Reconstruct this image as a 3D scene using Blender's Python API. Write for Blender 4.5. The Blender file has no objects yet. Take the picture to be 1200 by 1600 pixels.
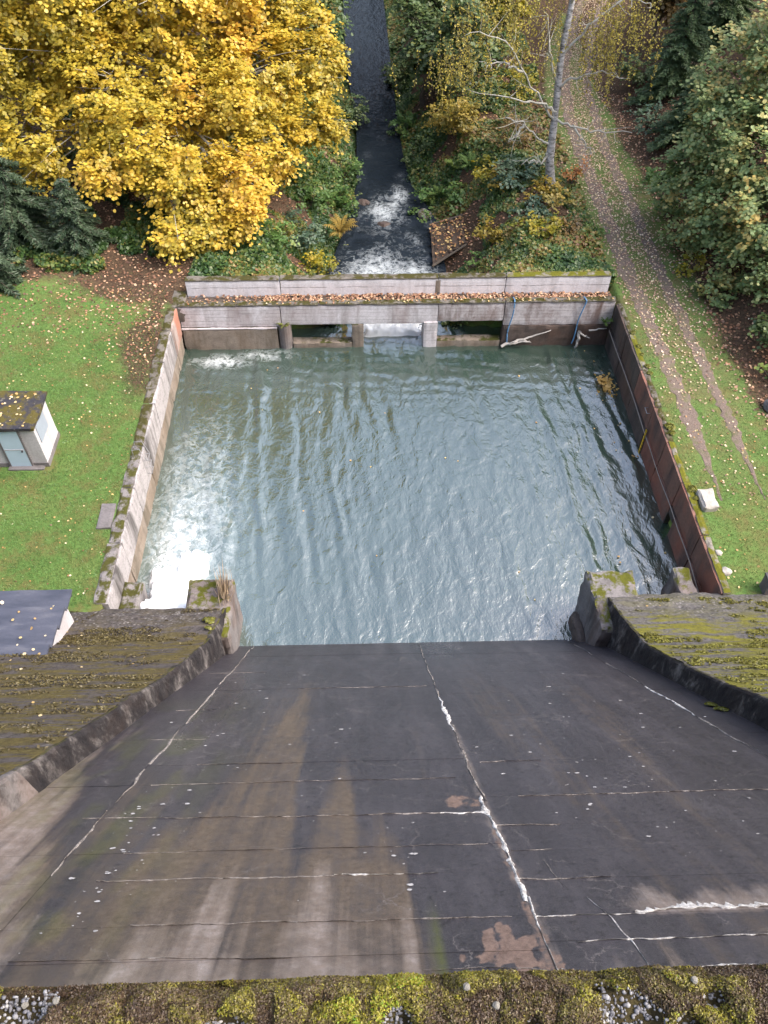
import bpy, math, random
import numpy as np
from mathutils import Matrix, Vector
rad = math.radians
S = bpy.context.scene
COL = S.collection

# ------------------------------------------------------------------ camera
cam_data = bpy.data.cameras.new('camera')
cam = bpy.data.objects.new('camera', cam_data)
COL.objects.link(cam)
_pi, _ya, _ro = 0.8674, 0.0375, 0.0123
_fw = Vector((math.sin(_ya)*math.cos(_pi), math.cos(_ya)*math.cos(_pi), -math.sin(_pi)))
_r0 = Vector((math.cos(_ya), -math.sin(_ya), 0)); _u0 = _r0.cross(_fw)
_r = _r0*math.cos(_ro) + _u0*math.sin(_ro); _u = -_r0*math.sin(_ro) + _u0*math.cos(_ro)
cam.matrix_world = Matrix(((_r.x, _u.x, -_fw.x, 0), (_r.y, _u.y, -_fw.y, 0), (_r.z, _u.z, -_fw.z, 27.0), (0, 0, 0, 1)))
cam_data.sensor_fit = 'VERTICAL'; cam_data.sensor_height = 36.0
cam_data.lens = 36.0*1250.37/1600.0
cam_data.clip_start = 0.05; cam_data.clip_end = 2000
S.camera = cam

# ------------------------------------------------------------------ sky, sun, exposure
SUN_EL, SUN_AZ = rad(48), rad(100)          # azimuth clockwise from +Y
W = bpy.data.worlds.new('World'); S.world = W; W.use_nodes = True
_n = W.node_tree.nodes; _l = W.node_tree.links
_bg = _n['Background']
_sky = _n.new('ShaderNodeTexSky'); _sky.sky_type = 'NISHITA'; _sky.sun_disc = False
_sky.sun_elevation = SUN_EL; _sky.sun_rotation = SUN_AZ
_sky.air_density = 1.0; _sky.dust_density = 6.0; _sky.ozone_density = 1.0
_hs = _n.new('ShaderNodeHueSaturation'); _hs.inputs['Saturation'].default_value = 0.84
_l.new(_sky.outputs[0], _hs.inputs['Color']); _l.new(_hs.outputs[0], _bg.inputs['Color'])
_bg.inputs['Strength'].default_value = 0.15
sun_d = bpy.data.lights.new('sun', 'SUN'); sun_d.energy = 0.5; sun_d.angle = rad(60); sun_d.color = (1.0, 0.97, 0.93)
sun = bpy.data.objects.new('sun', sun_d); COL.objects.link(sun)
_sd = Vector((math.sin(SUN_AZ)*math.cos(SUN_EL), math.cos(SUN_AZ)*math.cos(SUN_EL), math.sin(SUN_EL)))
sun.rotation_euler = _sd.to_track_quat('Z', 'Y').to_euler(); sun.location = (40, 0, 60)
S.view_settings.view_transform = 'Standard'; S.view_settings.look = 'None'
S.view_settings.gamma = 1.0; S.view_settings.use_curve_mapping = False
S.view_settings.exposure = 1.78
S.render.engine = 'CYCLES'
S.cycles.max_bounces = 5; S.cycles.diffuse_bounces = 3; S.cycles.glossy_bounces = 2
S.cycles.transmission_bounces = 3; S.cycles.transparent_max_bounces = 4
S.cycles.caustics_reflective = False; S.cycles.caustics_refractive = False
S.cycles.use_denoising = True

# ------------------------------------------------------------------ numpy noise
def _h(ix, iy, iz, seed):
    n = (ix.astype(np.int64)*374761393 + iy.astype(np.int64)*668265263 + iz.astype(np.int64)*2147483647 + seed*1274126177) & 0xffffffff
    n = ((n ^ (n >> 13))*1274126177) & 0xffffffff
    n = ((n ^ (n >> 15))*2246822519) & 0xffffffff
    return ((n ^ (n >> 16)) & 0xffffff)/float(0xffffff)*2 - 1
def vn(x, y, z=0.0, seed=0):
    x, y, z = np.broadcast_arrays(np.asarray(x, float), np.asarray(y, float), np.asarray(z, float))
    ix, iy, iz = np.floor(x), np.floor(y), np.floor(z)
    fx, fy, fz = x-ix, y-iy, z-iz
    fx, fy, fz = [f*f*(3-2*f) for f in (fx, fy, fz)]
    r = 0
    for dx in (0, 1):
        for dy in (0, 1):
            for dz in (0, 1):
                r = r + _h(ix+dx, iy+dy, iz+dz, seed)*(fx if dx else 1-fx)*(fy if dy else 1-fy)*(fz if dz else 1-fz)
    return r
def fbm(x, y, z=0.0, o=4, seed=0):
    r, a, t = 0, 1.0, 0
    for i in range(o):
        r = r + a*vn(np.asarray(x)*2**i, np.asarray(y)*2**i, np.asarray(z)*2**i, seed+i); t += a; a *= .5
    return r/t
def sst(a, b, x):
    t = np.clip((np.asarray(x, float)-a)/(b-a), 0, 1); return t*t*(3-2*t)

# ------------------------------------------------------------------ mesh helpers
def mk(name, V, F, mat, parent=None, attrs=None, smooth=False):
    """V (n,3); F (m,k) int array or list of such arrays; attrs {name: (domain, values)}"""
    me = bpy.data.meshes.new(name)
    V = np.ascontiguousarray(V, np.float32)
    Fs = [F] if isinstance(F, np.ndarray) else list(F)
    Fs = [np.asarray(f, np.int32) for f in Fs if len(f)]
    tot = np.concatenate([np.full(len(f), f.shape[1], np.int32) for f in Fs])
    idx = np.concatenate([f.ravel() for f in Fs]).astype(np.int32)
    me.vertices.add(len(V)); me.vertices.foreach_set('co', V.ravel())
    me.loops.add(len(idx)); me.loops.foreach_set('vertex_index', idx)
    me.polygons.add(len(tot))
    st = np.zeros(len(tot), np.int32); st[1:] = np.cumsum(tot)[:-1]
    me.polygons.foreach_set('loop_start', st); me.polygons.foreach_set('loop_total', tot)
    me.polygons.foreach_set('use_smooth', np.full(len(tot), smooth, bool))
    me.update(calc_edges=True)
    for k, (dom, val) in (attrs or {}).items():
        a = me.attributes.new(k, 'FLOAT', dom); a.data.foreach_set('value', np.ascontiguousarray(val, np.float32).ravel())
    me.materials.append(mat)
    return link(name, me, parent)
def link(name, me, parent=None):
    o = bpy.data.objects.new(name, me); COL.objects.link(o)
    if parent is not None: o.parent = parent
    return o
def put(o, wloc, parent):                      # parent at o's own place: keep world coordinates
    o.parent = parent; o.matrix_parent_inverse = Matrix.Translation(-Vector(parent.location)); return o
def tag(o, label=None, cat=None, group=None, kind=None):
    if label: o['label'] = label
    if cat: o['category'] = cat
    if group: o['group'] = group
    if kind: o['kind'] = kind
    return o
def thing(name, label, cat, group=None, loc=(0, 0, 0)):
    o = bpy.data.objects.new(name, None); COL.objects.link(o); o.location = loc
    o.empty_display_size = 0.2
    return tag(o, label, cat, group)
def part(name, V, F, mat, parent, attrs=None, smooth=False):
    V = np.asarray(V, float) - np.array(parent.location if parent is not None else (0, 0, 0))
    return mk(name, V, F, mat, parent, attrs, smooth)
def grid_faces(nu, nv, off=0, flip=False):
    i, j = np.meshgrid(np.arange(nu-1), np.arange(nv-1), indexing='ij')
    a = (i*nv+j).ravel()+off
    f = np.stack([a, a+nv, a+nv+1, a+1], 1)
    return f[:, ::-1].copy() if flip else f
def lin(a, b, res):
    return np.linspace(a, b, max(2, int(math.ceil(abs(b-a)/res))+1))
def rough_box(x0, x1, y0, y1, z0, z1, res=.3, amp=.012, bev=.03, seed=1, freq=1.6):
    xs, ys, zs = lin(x0, x1, res), lin(y0, y1, res), lin(z0, z1, res)
    V, F, off = [], [], 0
    def add(P, nu, nv, flip):
        nonlocal off
        V.append(P.reshape(-1, 3)); F.append(grid_faces(nu, nv, off, flip)); off += nu*nv
    for zz, fl in ((z0, True), (z1, False)):
        A, B = np.meshgrid(xs, ys, indexing='ij'); add(np.stack([A, B, np.full_like(A, zz)], -1), len(xs), len(ys), fl)
    for yy, fl in ((y0, False), (y1, True)):
        A, B = np.meshgrid(xs, zs, indexing='ij'); add(np.stack([A, np.full_like(A, yy), B], -1), len(xs), len(zs), fl)
    for xx, fl in ((x0, True), (x1, False)):
        A, B = np.meshgrid(ys, zs, indexing='ij'); add(np.stack([np.full_like(A, xx), A, B], -1), len(ys), len(zs), fl)
    P = np.concatenate(V); F = np.concatenate(F)
    c = np.array([(x0+x1)/2, (y0+y1)/2, (z0+z1)/2]); hs = np.array([(x1-x0)/2, (y1-y0)/2, (z1-z0)/2])
    onl = np.abs(np.abs(P-c)-hs) < 1e-6
    edge = onl.sum(1) >= 2
    q = P*freq
    D = np.stack([fbm(q[:, 0], q[:, 1], q[:, 2], 3, seed+11*k) for k in range(3)], 1)*amp
    # keep displacement mostly along the face normals
    P2 = P + D
    b = bev*(.55+.6*vn(P[:, 0]*3.1, P[:, 1]*3.1, P[:, 2]*3.1, seed+77))
    P2 -= np.sign(P-c)*(onl & edge[:, None])*np.clip(b, .004, None)[:, None]
    return P2, F
def box_vf(x0, x1, y0, y1, z0, z1):
    V = np.array([(x, y, z) for x in (x0, x1) for y in (y0, y1) for z in (z0, z1)], float)
    F = np.array([(0, 1, 3, 2), (4, 6, 7, 5), (0, 4, 5, 1), (2, 3, 7, 6), (0, 2, 6, 4), (1, 5, 7, 3)])
    return V, F
def tube_vf(pts, radii, n=7, caps=True):
    pts = np.asarray(pts, float); m = len(pts)
    radii = np.broadcast_to(np.asarray(radii, float), (m,))
    T = np.gradient(pts, axis=0); T /= np.linalg.norm(T, axis=1)[:, None]+1e-9
    ref = np.array([0, 0, 1.0]) if abs(T[0, 2]) < .9 else np.array([1.0, 0, 0])
    A = np.cross(T, ref); A /= np.linalg.norm(A, axis=1)[:, None]+1e-9; B = np.cross(T, A)
    th = np.arange(n)*2*np.pi/n
    V = pts[:, None]+radii[:, None, None]*(np.cos(th)[None, :, None]*A[:, None]+np.sin(th)[None, :, None]*B[:, None])
    i, j = np.meshgrid(np.arange(m-1), np.arange(n), indexing='ij')
    F = np.stack([i*n+j, i*n+(j+1) % n, (i+1)*n+(j+1) % n, (i+1)*n+j], -1).reshape(-1, 4)
    return V.reshape(-1, 3), F
def merge(parts):
    V, F, off = [], {}, 0
    for v, f in parts:
        V.append(v); F.setdefault(f.shape[1], []).append(np.asarray(f)+off); off += len(v)
    return np.concatenate(V), [np.concatenate(x) for x in F.values()]

# ------------------------------------------------------------------ material helpers
class NT:
    def __init__(s, name):
        s.m = bpy.data.materials.new(name); s.m.use_nodes = True
        s.t = s.m.node_tree; s.n = s.t.nodes; s.l = s.t.links
        s.b = s.n['Principled BSDF']; s.out = s.n['Material Output']
        s.pos = s.n.new('ShaderNodeNewGeometry')
    def node(s, t, **kw):
        n = s.n.new(t)
        for k, v in kw.items(): setattr(n, k, v)
        return n
    def set(s, sock, v):
        if isinstance(v, bpy.types.NodeSocket): s.l.new(v, sock)
        elif isinstance(v, tuple) and len(v) == 3 and sock.type == 'RGBA': sock.default_value = (*v, 1)
        else: sock.default_value = v
    def coord(s, scale=(1, 1, 1), rot=(0, 0, 0), src=None):
        m = s.node('ShaderNodeMapping'); m.inputs['Scale'].default_value = scale; m.inputs['Rotation'].default_value = rot
        s.l.new(src or s.pos.outputs['Position'], m.inputs['Vector']); return m.outputs[0]
    def noise(s, scale, detail=4, rough=.55, dist=0, vec=None, out='Fac'):
        n = s.node('ShaderNodeTexNoise'); n.inputs['Scale'].default_value = scale; n.inputs['Detail'].default_value = detail
        n.inputs['Roughness'].default_value = rough; n.inputs['Distortion'].default_value = dist
        s.l.new(vec or s.pos.outputs['Position'], n.inputs['Vector']); return n.outputs[out]
    def voro(s, scale, vec=None, feature='F1', out='Distance'):
        n = s.node('ShaderNodeTexVoronoi', feature=feature); n.inputs['Scale'].default_value = scale
        s.l.new(vec or s.pos.outputs['Position'], n.inputs['Vector']); return n.outputs[out]
    def ramp(s, fac, stops, interp='LINEAR'):
        r = s.node('ShaderNodeValToRGB'); cr = r.color_ramp; cr.interpolation = interp
        while len(cr.elements) < len(stops): cr.elements.new(.5)
        for e, (p, c) in zip(cr.elements, stops):
            e.position = p; e.color = (*c, 1) if isinstance(c, tuple) else (c, c, c, 1)
        s.l.new(fac, r.inputs[0]); return r.outputs[0]
    def mix(s, fac, a, b, mode='MIX'):
        m = s.node('ShaderNodeMix', data_type='RGBA', blend_type=mode)
        s.set(m.inputs[0], fac); s.set(m.inputs[6], a); s.set(m.inputs[7], b); return m.outputs[2]
    def math(s, op, a, b=0.0, c=None):
        m = s.node('ShaderNodeMath', operation=op); s.set(m.inputs[0], a); s.set(m.inputs[1], b)
        if c is not None: s.set(m.inputs[2], c)
        return m.outputs[0]
    def attr(s, name):
        a = s.node('ShaderNodeAttribute', attribute_name=name); return a.outputs['Fac']
    def bump(s, h, strength=.4, dist=.02):
        b = s.node('ShaderNodeBump'); b.inputs['Strength'].default_value = strength; b.inputs['Distance'].default_value = dist
        s.l.new(h, b.inputs['Height']); s.l.new(b.outputs[0], s.b.inputs['Normal']); return b
    def fin(s, col, rough=.85, spec=.3):
        s.set(s.b.inputs['Base Color'], col); s.set(s.b.inputs['Roughness'], rough)
        s.b.inputs['Specular IOR Level'].default_value = spec; return s.m
    def up(s):
        x = s.node('ShaderNodeSeparateXYZ'); s.l.new(s.pos.outputs['Normal'], x.inputs[0]); return x.outputs[2]

def concrete(name, c0, c1, stain=(.05, .045, .04), stain_amt=.6, boards=0.0, moss=0.0, moss_c=(.07, .075, .015), rust=0.0, rust_c=(.16, .06, .03), rough=.9, vs=(1.5, 1.5, .25), bdir=2):
    t = NT(name)
    a = t.noise(.9, 6, .6); col = t.mix(a, c0, c1)
    f = t.noise(14, 5, .65); col = t.mix(t.math('MULTIPLY', t.ramp(f, [(.35, 1.0), (.6, 0.0)]), .35), col, tuple(v*.55 for v in c0))
    gr = t.noise(4.5, 8, .72); col = t.mix(t.math('MULTIPLY', t.ramp(gr, [(.50, 0.0), (.62, 1.0)]), .45*stain_amt), col, tuple(v*.6+u*.25 for v, u in zip(stain, c0)))
    fl = t.noise(2.3, 7, .75, .2, t.coord((1, 1, 2.2))); col = t.mix(t.ramp(fl, [(.60, 0.0), (.66, .5*stain_amt)]), col, stain)
    st = t.noise(1.1, 5, .6, .3, t.coord(vs)); col = t.mix(t.math('MULTIPLY', t.ramp(st, [(.47, 0.0), (.66, 1.0)]), stain_amt), col, stain)
    if rust:
        rr = t.noise(.55, 5, .6, .4, t.coord((1, 1, .6))); col = t.mix(t.math('MULTIPLY', t.ramp(rr, [(.46, 0.0), (.6, 1.0)]), rust), col, rust_c)
    h = t.math('MULTIPLY', f, .5)
    if boards:
        sx = t.node('ShaderNodeSeparateXYZ'); t.l.new(t.pos.outputs['Position'], sx.inputs[0])
        w = t.noise(.7, 2, .5, 0, t.coord((1, 1, .3)))
        zz = t.math('ADD', t.math('MULTIPLY', sx.outputs[2], 1/boards), t.math('MULTIPLY', w, .25))
        fr = t.math('FRACT', zz); ln = t.ramp(fr, [(0.0, 1.0), (.07, 0.0), (.95, 0.0), (1.0, 1.0)])
        brk = t.ramp(t.noise(1.2, 3, .6, 0, t.coord((1, 1, 3))), [(.38, 0.0), (.5, 1.0)])
        ln = t.math('MULTIPLY', ln, brk)
        col = t.mix(t.math('MULTIPLY', ln, .85), col, tuple(v*.5 for v in stain)); h = t.math('SUBTRACT', h, ln)
    if moss:
        mm = t.math('MULTIPLY', t.ramp(t.up(), [(.45, 0.0), (.8, 1.0)]), t.ramp(t.noise(2.2, 6, .65), [(.62-.3*moss, 0.0), (.70-.28*moss, 1.0)]))
        mc = t.mix(t.noise(9, 4, .6), moss_c, tuple(v*.35 for v in moss_c)); col = t.mix(mm, col, mc)
    t.bump(h, .5, .03)
    return t.fin(col, rough, .25)
def plain(name, c, rough=.7, var=.35, scale=6, spec=.3, metal=0):
    t = NT(name); n = t.noise(scale, 5, .6)
    t.b.inputs['Metallic'].default_value = metal; t.bump(t.noise(scale*5, 4, .6), .25, .01)
    return t.fin(t.mix(n, tuple(v*(1-var) for v in c), tuple(min(1, v*(1+var)) for v in c)), rough, spec)
def foliage(name, stops, trans=.28, rough=.75):
    t = NT(name); col = t.ramp(t.attr('tint'), stops)
    t.n.remove(t.b)
    d = t.node('ShaderNodeBsdfDiffuse'); t.set(d.inputs['Color'], col)
    tr = t.node('ShaderNodeBsdfTranslucent'); t.set(tr.inputs['Color'], col)
    gl = t.node('ShaderNodeBsdfGlossy'); gl.inputs['Roughness'].default_value = .45; gl.inputs['Color'].default_value = (.9, .9, .9, 1)
    m = t.node('ShaderNodeMixShader'); m.inputs[0].default_value = trans
    t.l.new(d.outputs[0], m.inputs[1]); t.l.new(tr.outputs[0], m.inputs[2])
    m2 = t.node('ShaderNodeMixShader'); m2.inputs[0].default_value = .035
    t.l.new(m.outputs[0], m2.inputs[1]); t.l.new(gl.outputs[0], m2.inputs[2])
    t.l.new(m2.outputs[0], t.out.inputs['Surface']); return t.m

M = {}
M['wall_pale'] = concrete('pale_concrete', (.60, .57, .60), (.74, .71, .74), (.20, .165, .155), .55, boards=.22, rust=.35, rust_c=(.22, .14, .12))
M['parapet'] = concrete('parapet_concrete', (.64, .62, .65), (.77, .74, .77), (.26, .235, .225), .36, boards=.5)
M['wall_left'] = concrete('left_wall_concrete', (.30, .285, .29), (.42, .395, .40), (.065, .06, .058), .95, vs=(1.2, 1.2, .12))
M['wall_left_rust'] = concrete('left_wall_rusty', (.30, .25, .23), (.40, .33, .31), (.10, .07, .06), .8, rust=.9, rust_c=(.34, .15, .10), vs=(1.2, 1.2, .12))
M['wall_worn'] = concrete('worn_pale_concrete', (.50, .46, .47), (.66, .62, .63), (.12, .085, .075), .95, boards=.20, rust=.6, rust_c=(.20, .13, .11))
M['wall_low'] = concrete('wet_low_concrete', (.20, .165, .14), (.31, .265, .225), (.075, .065, .045), .7, moss=.5, rust=.3, rust_c=(.14, .09, .05))
M['wall_red'] = concrete('rust_brown_concrete', (.17, .100, .082), (.26, .140, .105), (.040, .034, .035), .8, rust=.75, rust_c=(.25, .098, .068), vs=(.9, .9, .10), rough=.7)
M['wall_dark'] = concrete('dark_wet_concrete', (.070, .060, .055), (.13, .098, .085), (.02, .018, .018), .8, rust=.3, rust_c=(.13, .06, .035), vs=(.9, .9, .12), rough=.6)
M['coping'] = concrete('mossy_coping', (.11, .10, .085), (.20, .18, .16), (.04, .035, .03), .5, moss=.62, moss_c=(.065, .060, .014))
M['coping_lime'] = concrete('lime_mossy_coping', (.16, .145, .12), (.27, .25, .23), (.05, .04, .03), .5, moss=.75, moss_c=(.15, .15, .012))
M['rubble'] = concrete('rubble_concrete', (.15, .14, .135), (.27, .25, .255), (.04, .035, .035), .6, moss=.55, moss_c=(.075, .075, .016))
M['pier'] = concrete('pier_concrete', (.14, .13, .13), (.25, .235, .24), (.035, .03, .03), .7, moss=.55, moss_c=(.11, .115, .012), rust=.3, rust_c=(.16, .09, .06))
M['joint_dark'] = plain('dark_joint', (.03, .027, .025), .9)
M['deck'] = concrete('deck_litter', (.07, .055, .045), (.13, .10, .08), (.03, .025, .02), .5)
M['white_stone'] = concrete('white_stone', (.34, .32, .29), (.50, .47, .44), (.16, .14, .11), .6)
M['slab_grey'] = concrete('grey_slab', (.13, .12, .125), (.20, .185, .19), (.07, .065, .06), .5)
M['bark'] = plain('grey_brown_bark', (.09, .075, .06), .95, .5, 4)
M['twig_pale'] = plain('pale_lichen_twig', (.36, .35, .31), .9, .4, 4)
M['steel'] = plain('galvanised_steel', (.35, .35, .37), .45, .2, 8, .5, .6)
M['blue_rope'] = plain('blue_hose', (.10, .22, .38), .5, .35, 12)
M['driftwood'] = plain('bleached_driftwood', (.40, .375, .35), .85, .4, 8)
M['brown_metal'] = plain('rusty_pipe', (.30, .26, .23), .7, .4, 8)
M['dark_post'] = plain('dark_post', (.05, .05, .055), .6, .3, 5)

# ------------------------------------------------------------------ terrain
_sy = np.array([34, 36.5, 40, 42.5, 46.5, 48, 51, 53, 57, 62, 74, 90, 120, 300.])
_sc = np.array([1.7, 1.7, 1.65, 1.6, 1.95, 2.1, 1.9, 1.7, 1.55, 1.45, .95, .7, 0, 0])
_sw = np.array([1.6, 1.8, 2.7, 3.05, 2.6, 2.5, 1.9, 1.35, 1.15, 1.05, 1.4, 1.45, 1.6, 1.6])
def stream_d(x, y):
    c = np.interp(y, _sy, _sc); w = np.interp(y, _sy, _sw); return np.abs(x-c)-w
def track_x(y):
    return np.interp(y, [0, 22, 46, 51, 56.5, 60, 65, 70, 78, 90, 120], [14.7, 14.6, 14.4, 14.4, 14.65, 15.0, 15.75, 17.0, 19.5, 24, 36])
def ground_z(x, y):
    x = np.asarray(x, float); y = np.asarray(y, float)
    z = np.full(np.broadcast(x, y).shape, 2.58)
    edge = np.maximum(17.6, track_x(y)+3.2)
    rs = np.clip(x-edge, 0, 40); z = z + sst(0, 2.5, rs)*rs*.42
    ls = np.clip(-20-x, 0, 60); z = z + ls*.22*sst(0, 5, ls)
    fs = np.clip(y-97, 0, 200); z = z + fs*.5  # unseen far slope, steepened to keep sky out of the stream reflection
    rough = sst(33.5, 37, y)*np.clip(1-sst(0, 1, 1-np.abs(x-(track_x(y)+.9))/2.8), 0, 1)
    rough = np.maximum(rough, sst(.3, 2, rs))
    z = z + rough*(fbm(x*.35, y*.35, 0, 3, 5)*.35)
    d = stream_d(x, y); vy = sst(34.5, 36.8, y)
    v = np.where(d < 0, 0, sst(0, 5.2, d)); prof = -1.15+v*3.73+np.where(d > 0, fbm(x*.7, y*.7, 0, 3, 9)*.22*np.clip(d, 0, 1), 0)
    z = np.where((d < 5.2) & (y > 34.5), np.minimum(z, prof*vy+z*(1-vy)), z)
    return z
def build_ground():
    xs = np.unique(np.round(np.concatenate([np.linspace(-300, -60, 16), np.linspace(-60, -24, 25), np.arange(-24, 26, .4), np.linspace(26, 70, 30), np.linspace(70, 300, 16), [-9.62, -9.58, 13.30, 13.34]]), 3))
    ys = np.unique(np.round(np.concatenate([np.linspace(-60, 10, 12), np.arange(10, 60, .4), np.linspace(60, 120, 100), np.linspace(120, 500, 30), [34.70, 34.74, 12.0, 12.04]]), 3))
    X, Y = np.meshgrid(xs, ys, indexing='ij'); Z = ground_z(X, Y)
    pool = (X > -9.6) & (X < 13.32) & (Y > 12.02) & (Y < 34.72)
    Z = np.where(pool, -2.6, Z)
    bed = (X > -9.6) & (X < 13.32) & (Y > 34.72) & (Y < 36.2)
    Z = np.where(bed, np.minimum(Z, -1.15), Z)
    # litter (forest floor) and wear masks
    n = fbm(X*.25, Y*.25, 0, 4, 21)
    lit = .9*sst(34.0, 38.6, Y+3.2*n-.10*np.clip(-X-10, 0, 6))
    nt = np.abs(X-(track_x(Y)+.9))
    lit = np.where(nt < 3.0, lit*sst(1.6, 3.0, nt), lit)
    lit = np.maximum(lit, sst(17.0, 18.4, X+.9*n-.25*np.clip(27.5-Y, 0, 30)) * (Y > 15))
    lit = np.maximum(lit, .9*sst(1.9, 0, np.abs(X+10.4)+n) * sst(24, 31, Y)*(Y < 38))
    worn = .65*np.exp(-((X-15.4)/2.2)**2)*sst(18, 30, Y)
    mk_o = mk('ground', np.stack([X, Y, Z], -1).reshape(-1, 3), grid_faces(len(xs), len(ys), 0), ground_mat(), None,
              {'litter': ('POINT', lit), 'worn': ('POINT', worn)}, True)
    return tag(mk_o, kind='structure')
def ground_mat():
    t = NT('lawn_and_forest_floor')
    a = t.noise(.55, 5, .6); g = t.ramp(a, [(.3, (.066, .135, .036)), (.5, (.092, .180, .048)), (.7, (.130, .185, .058))])
    b = t.noise(7, 5, .7); g = t.mix(t.ramp(b, [(.42, 0.0), (.62, .75)]), g, (.065, .095, .025))
    bb = t.noise(26, 3, .7); g = t.mix(t.ramp(bb, [(.5, 0.0), (.7, .6)]), g, (.17, .20, .06))
    pt = t.noise(.9, 7, .7); g = t.mix(t.ramp(pt, [(.48, 0.0), (.62, .8)]), g, (.13, .115, .045))
    g = t.mix(t.math('MULTIPLY', t.attr('worn'), t.ramp(t.noise(1.3, 5, .7), [(.35, 0.0), (.6, 1.0)])), g, (.16, .13, .075))
    l = t.ramp(t.noise(9, 5, .7), [(.3, (.030, .022, .015)), (.5, (.075, .050, .034)), (.62, (.12, .080, .050)), (.72, (.070, .078, .028))])
    lf = t.math('ADD', t.attr('litter'), t.math('MULTIPLY', t.math('SUBTRACT', t.noise(1.6, 5, .7), .5), .9))
    col = t.mix(t.ramp(lf, [(.35, 0.0), (.65, 1.0)]), g, l)
    t.bump(t.math('ADD', b, bb), .6, .08)
    return t.fin(col, .95, .1)
ground = build_ground()

# gravel wheel ruts of the track (flat strip of the ground, ruts 8 mm proud sheets)
def rut_mat():
    t = NT('rut_gravel')
    c = t.ramp(t.noise(18, 5, .75), [(.3, (.075, .058, .050)), (.5, (.145, .112, .096)), (.7, (.23, .185, .16))])
    c = t.mix(t.ramp(t.noise(2.0, 4, .6), [(.48, 0.0), (.68, .6)]), c, (.10, .12, .035))
    t.bump(t.noise(30, 4, .7), .6, .03); return t.fin(c, .95, .15)
_rm = rut_mat()
def rut(off, w0, seed):
    ys = np.concatenate([np.arange(21, 60, .18), np.arange(60, 92, .6)]); k = 9
    u = np.linspace(-1, 1, k)
    fade = sst(21, 26, ys)*(.85+.15*sst(30, 40, ys))
    w = w0*fade*(1+.30*fbm(ys*.9, ys*0+seed, 0, 4, seed))+.02
    cx = track_x(ys)+off+.10*fbm(ys*.4, ys*0+seed, 0, 3, seed+3)
    X = cx[:, None]+u[None, :]*w[:, None]; Y = np.repeat(ys[:, None], k, 1)
    X = X+np.where(np.abs(u) > .95, vn(Y*4.3, X*0+seed, 0, seed)*.10, 0)
    Z = ground_z(X, Y)+.016-.010*np.abs(u)[None, :]**4
    return tag(mk('track_rut', np.stack([X, Y, Z], -1).reshape(-1, 3), grid_faces(len(ys), k, 0, True), _rm, None, None, True), kind='structure')
rut(0, .40, 3); rut(1.72, .30, 8)

# ------------------------------------------------------------------ water
def water_mat(name, base, milk, ripple=4.5, bstr=.8, ior=2.75, foamc=(.58, .63, .65)):
    t = NT(name)
    f = t.attr('foam'); mk_ = t.attr('milk')
    d = t.noise(1.3, 3, .6, 0, None, 'Color')
    mv = t.node('ShaderNodeVectorMath', operation='MULTIPLY_ADD'); t.l.new(d, mv.inputs[0]); mv.inputs[1].default_value = (1.1, 1.1, 1.1); t.l.new(t.pos.outputs['Position'], mv.inputs[2])
    rid = t.math('ABSOLUTE', t.math('SUBTRACT', t.noise(1.7, 6, .62, .6, mv.outputs[0]), .5))
    rid = t.math('SUBTRACT', 1.0, t.math('MULTIPLY', rid, 5.5))         # thin bright strings
    fm = t.math('ADD', f, t.math('MULTIPLY', t.math('SUBTRACT', rid, .70), .55))
    fm = t.math('ADD', fm, t.math('MULTIPLY', t.math('SUBTRACT', t.noise(2.4, 6, .62, .4), .5), .75))
    fm = t.math('MULTIPLY', t.ramp(fm, [(.18, 0.0), (.50, .30), (1.05, 1.0)]), t.ramp(f, [(.03, 0.0), (.2, 1.0)]))
    g = t.mix(t.noise(.35, 4, .6), base, tuple(v*1.35 for v in base))
    g = t.mix(mk_, g, milk)
    col = t.mix(fm, g, foamc)
    n1 = t.noise(ripple, 4, .55, .5, t.coord((1.0, .6, 1))); n2 = t.noise(ripple*.33, 3, .5, .8, t.coord((1.0, .55, 1)))
    n3 = t.noise(ripple*2.6, 4, .6, .3, t.coord((1.0, .7, 1)))
    t.bump(t.math('ADD', t.math('ADD', t.math('MULTIPLY', n1, .40), n2), t.math('MULTIPLY', n3, .12)), bstr, .10)
    rg = t.math('ADD', .03, t.math('MULTIPLY', fm, .6))
    t.b.inputs['IOR'].default_value = ior
    t.fin(col, rg, .5); return t.m
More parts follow.
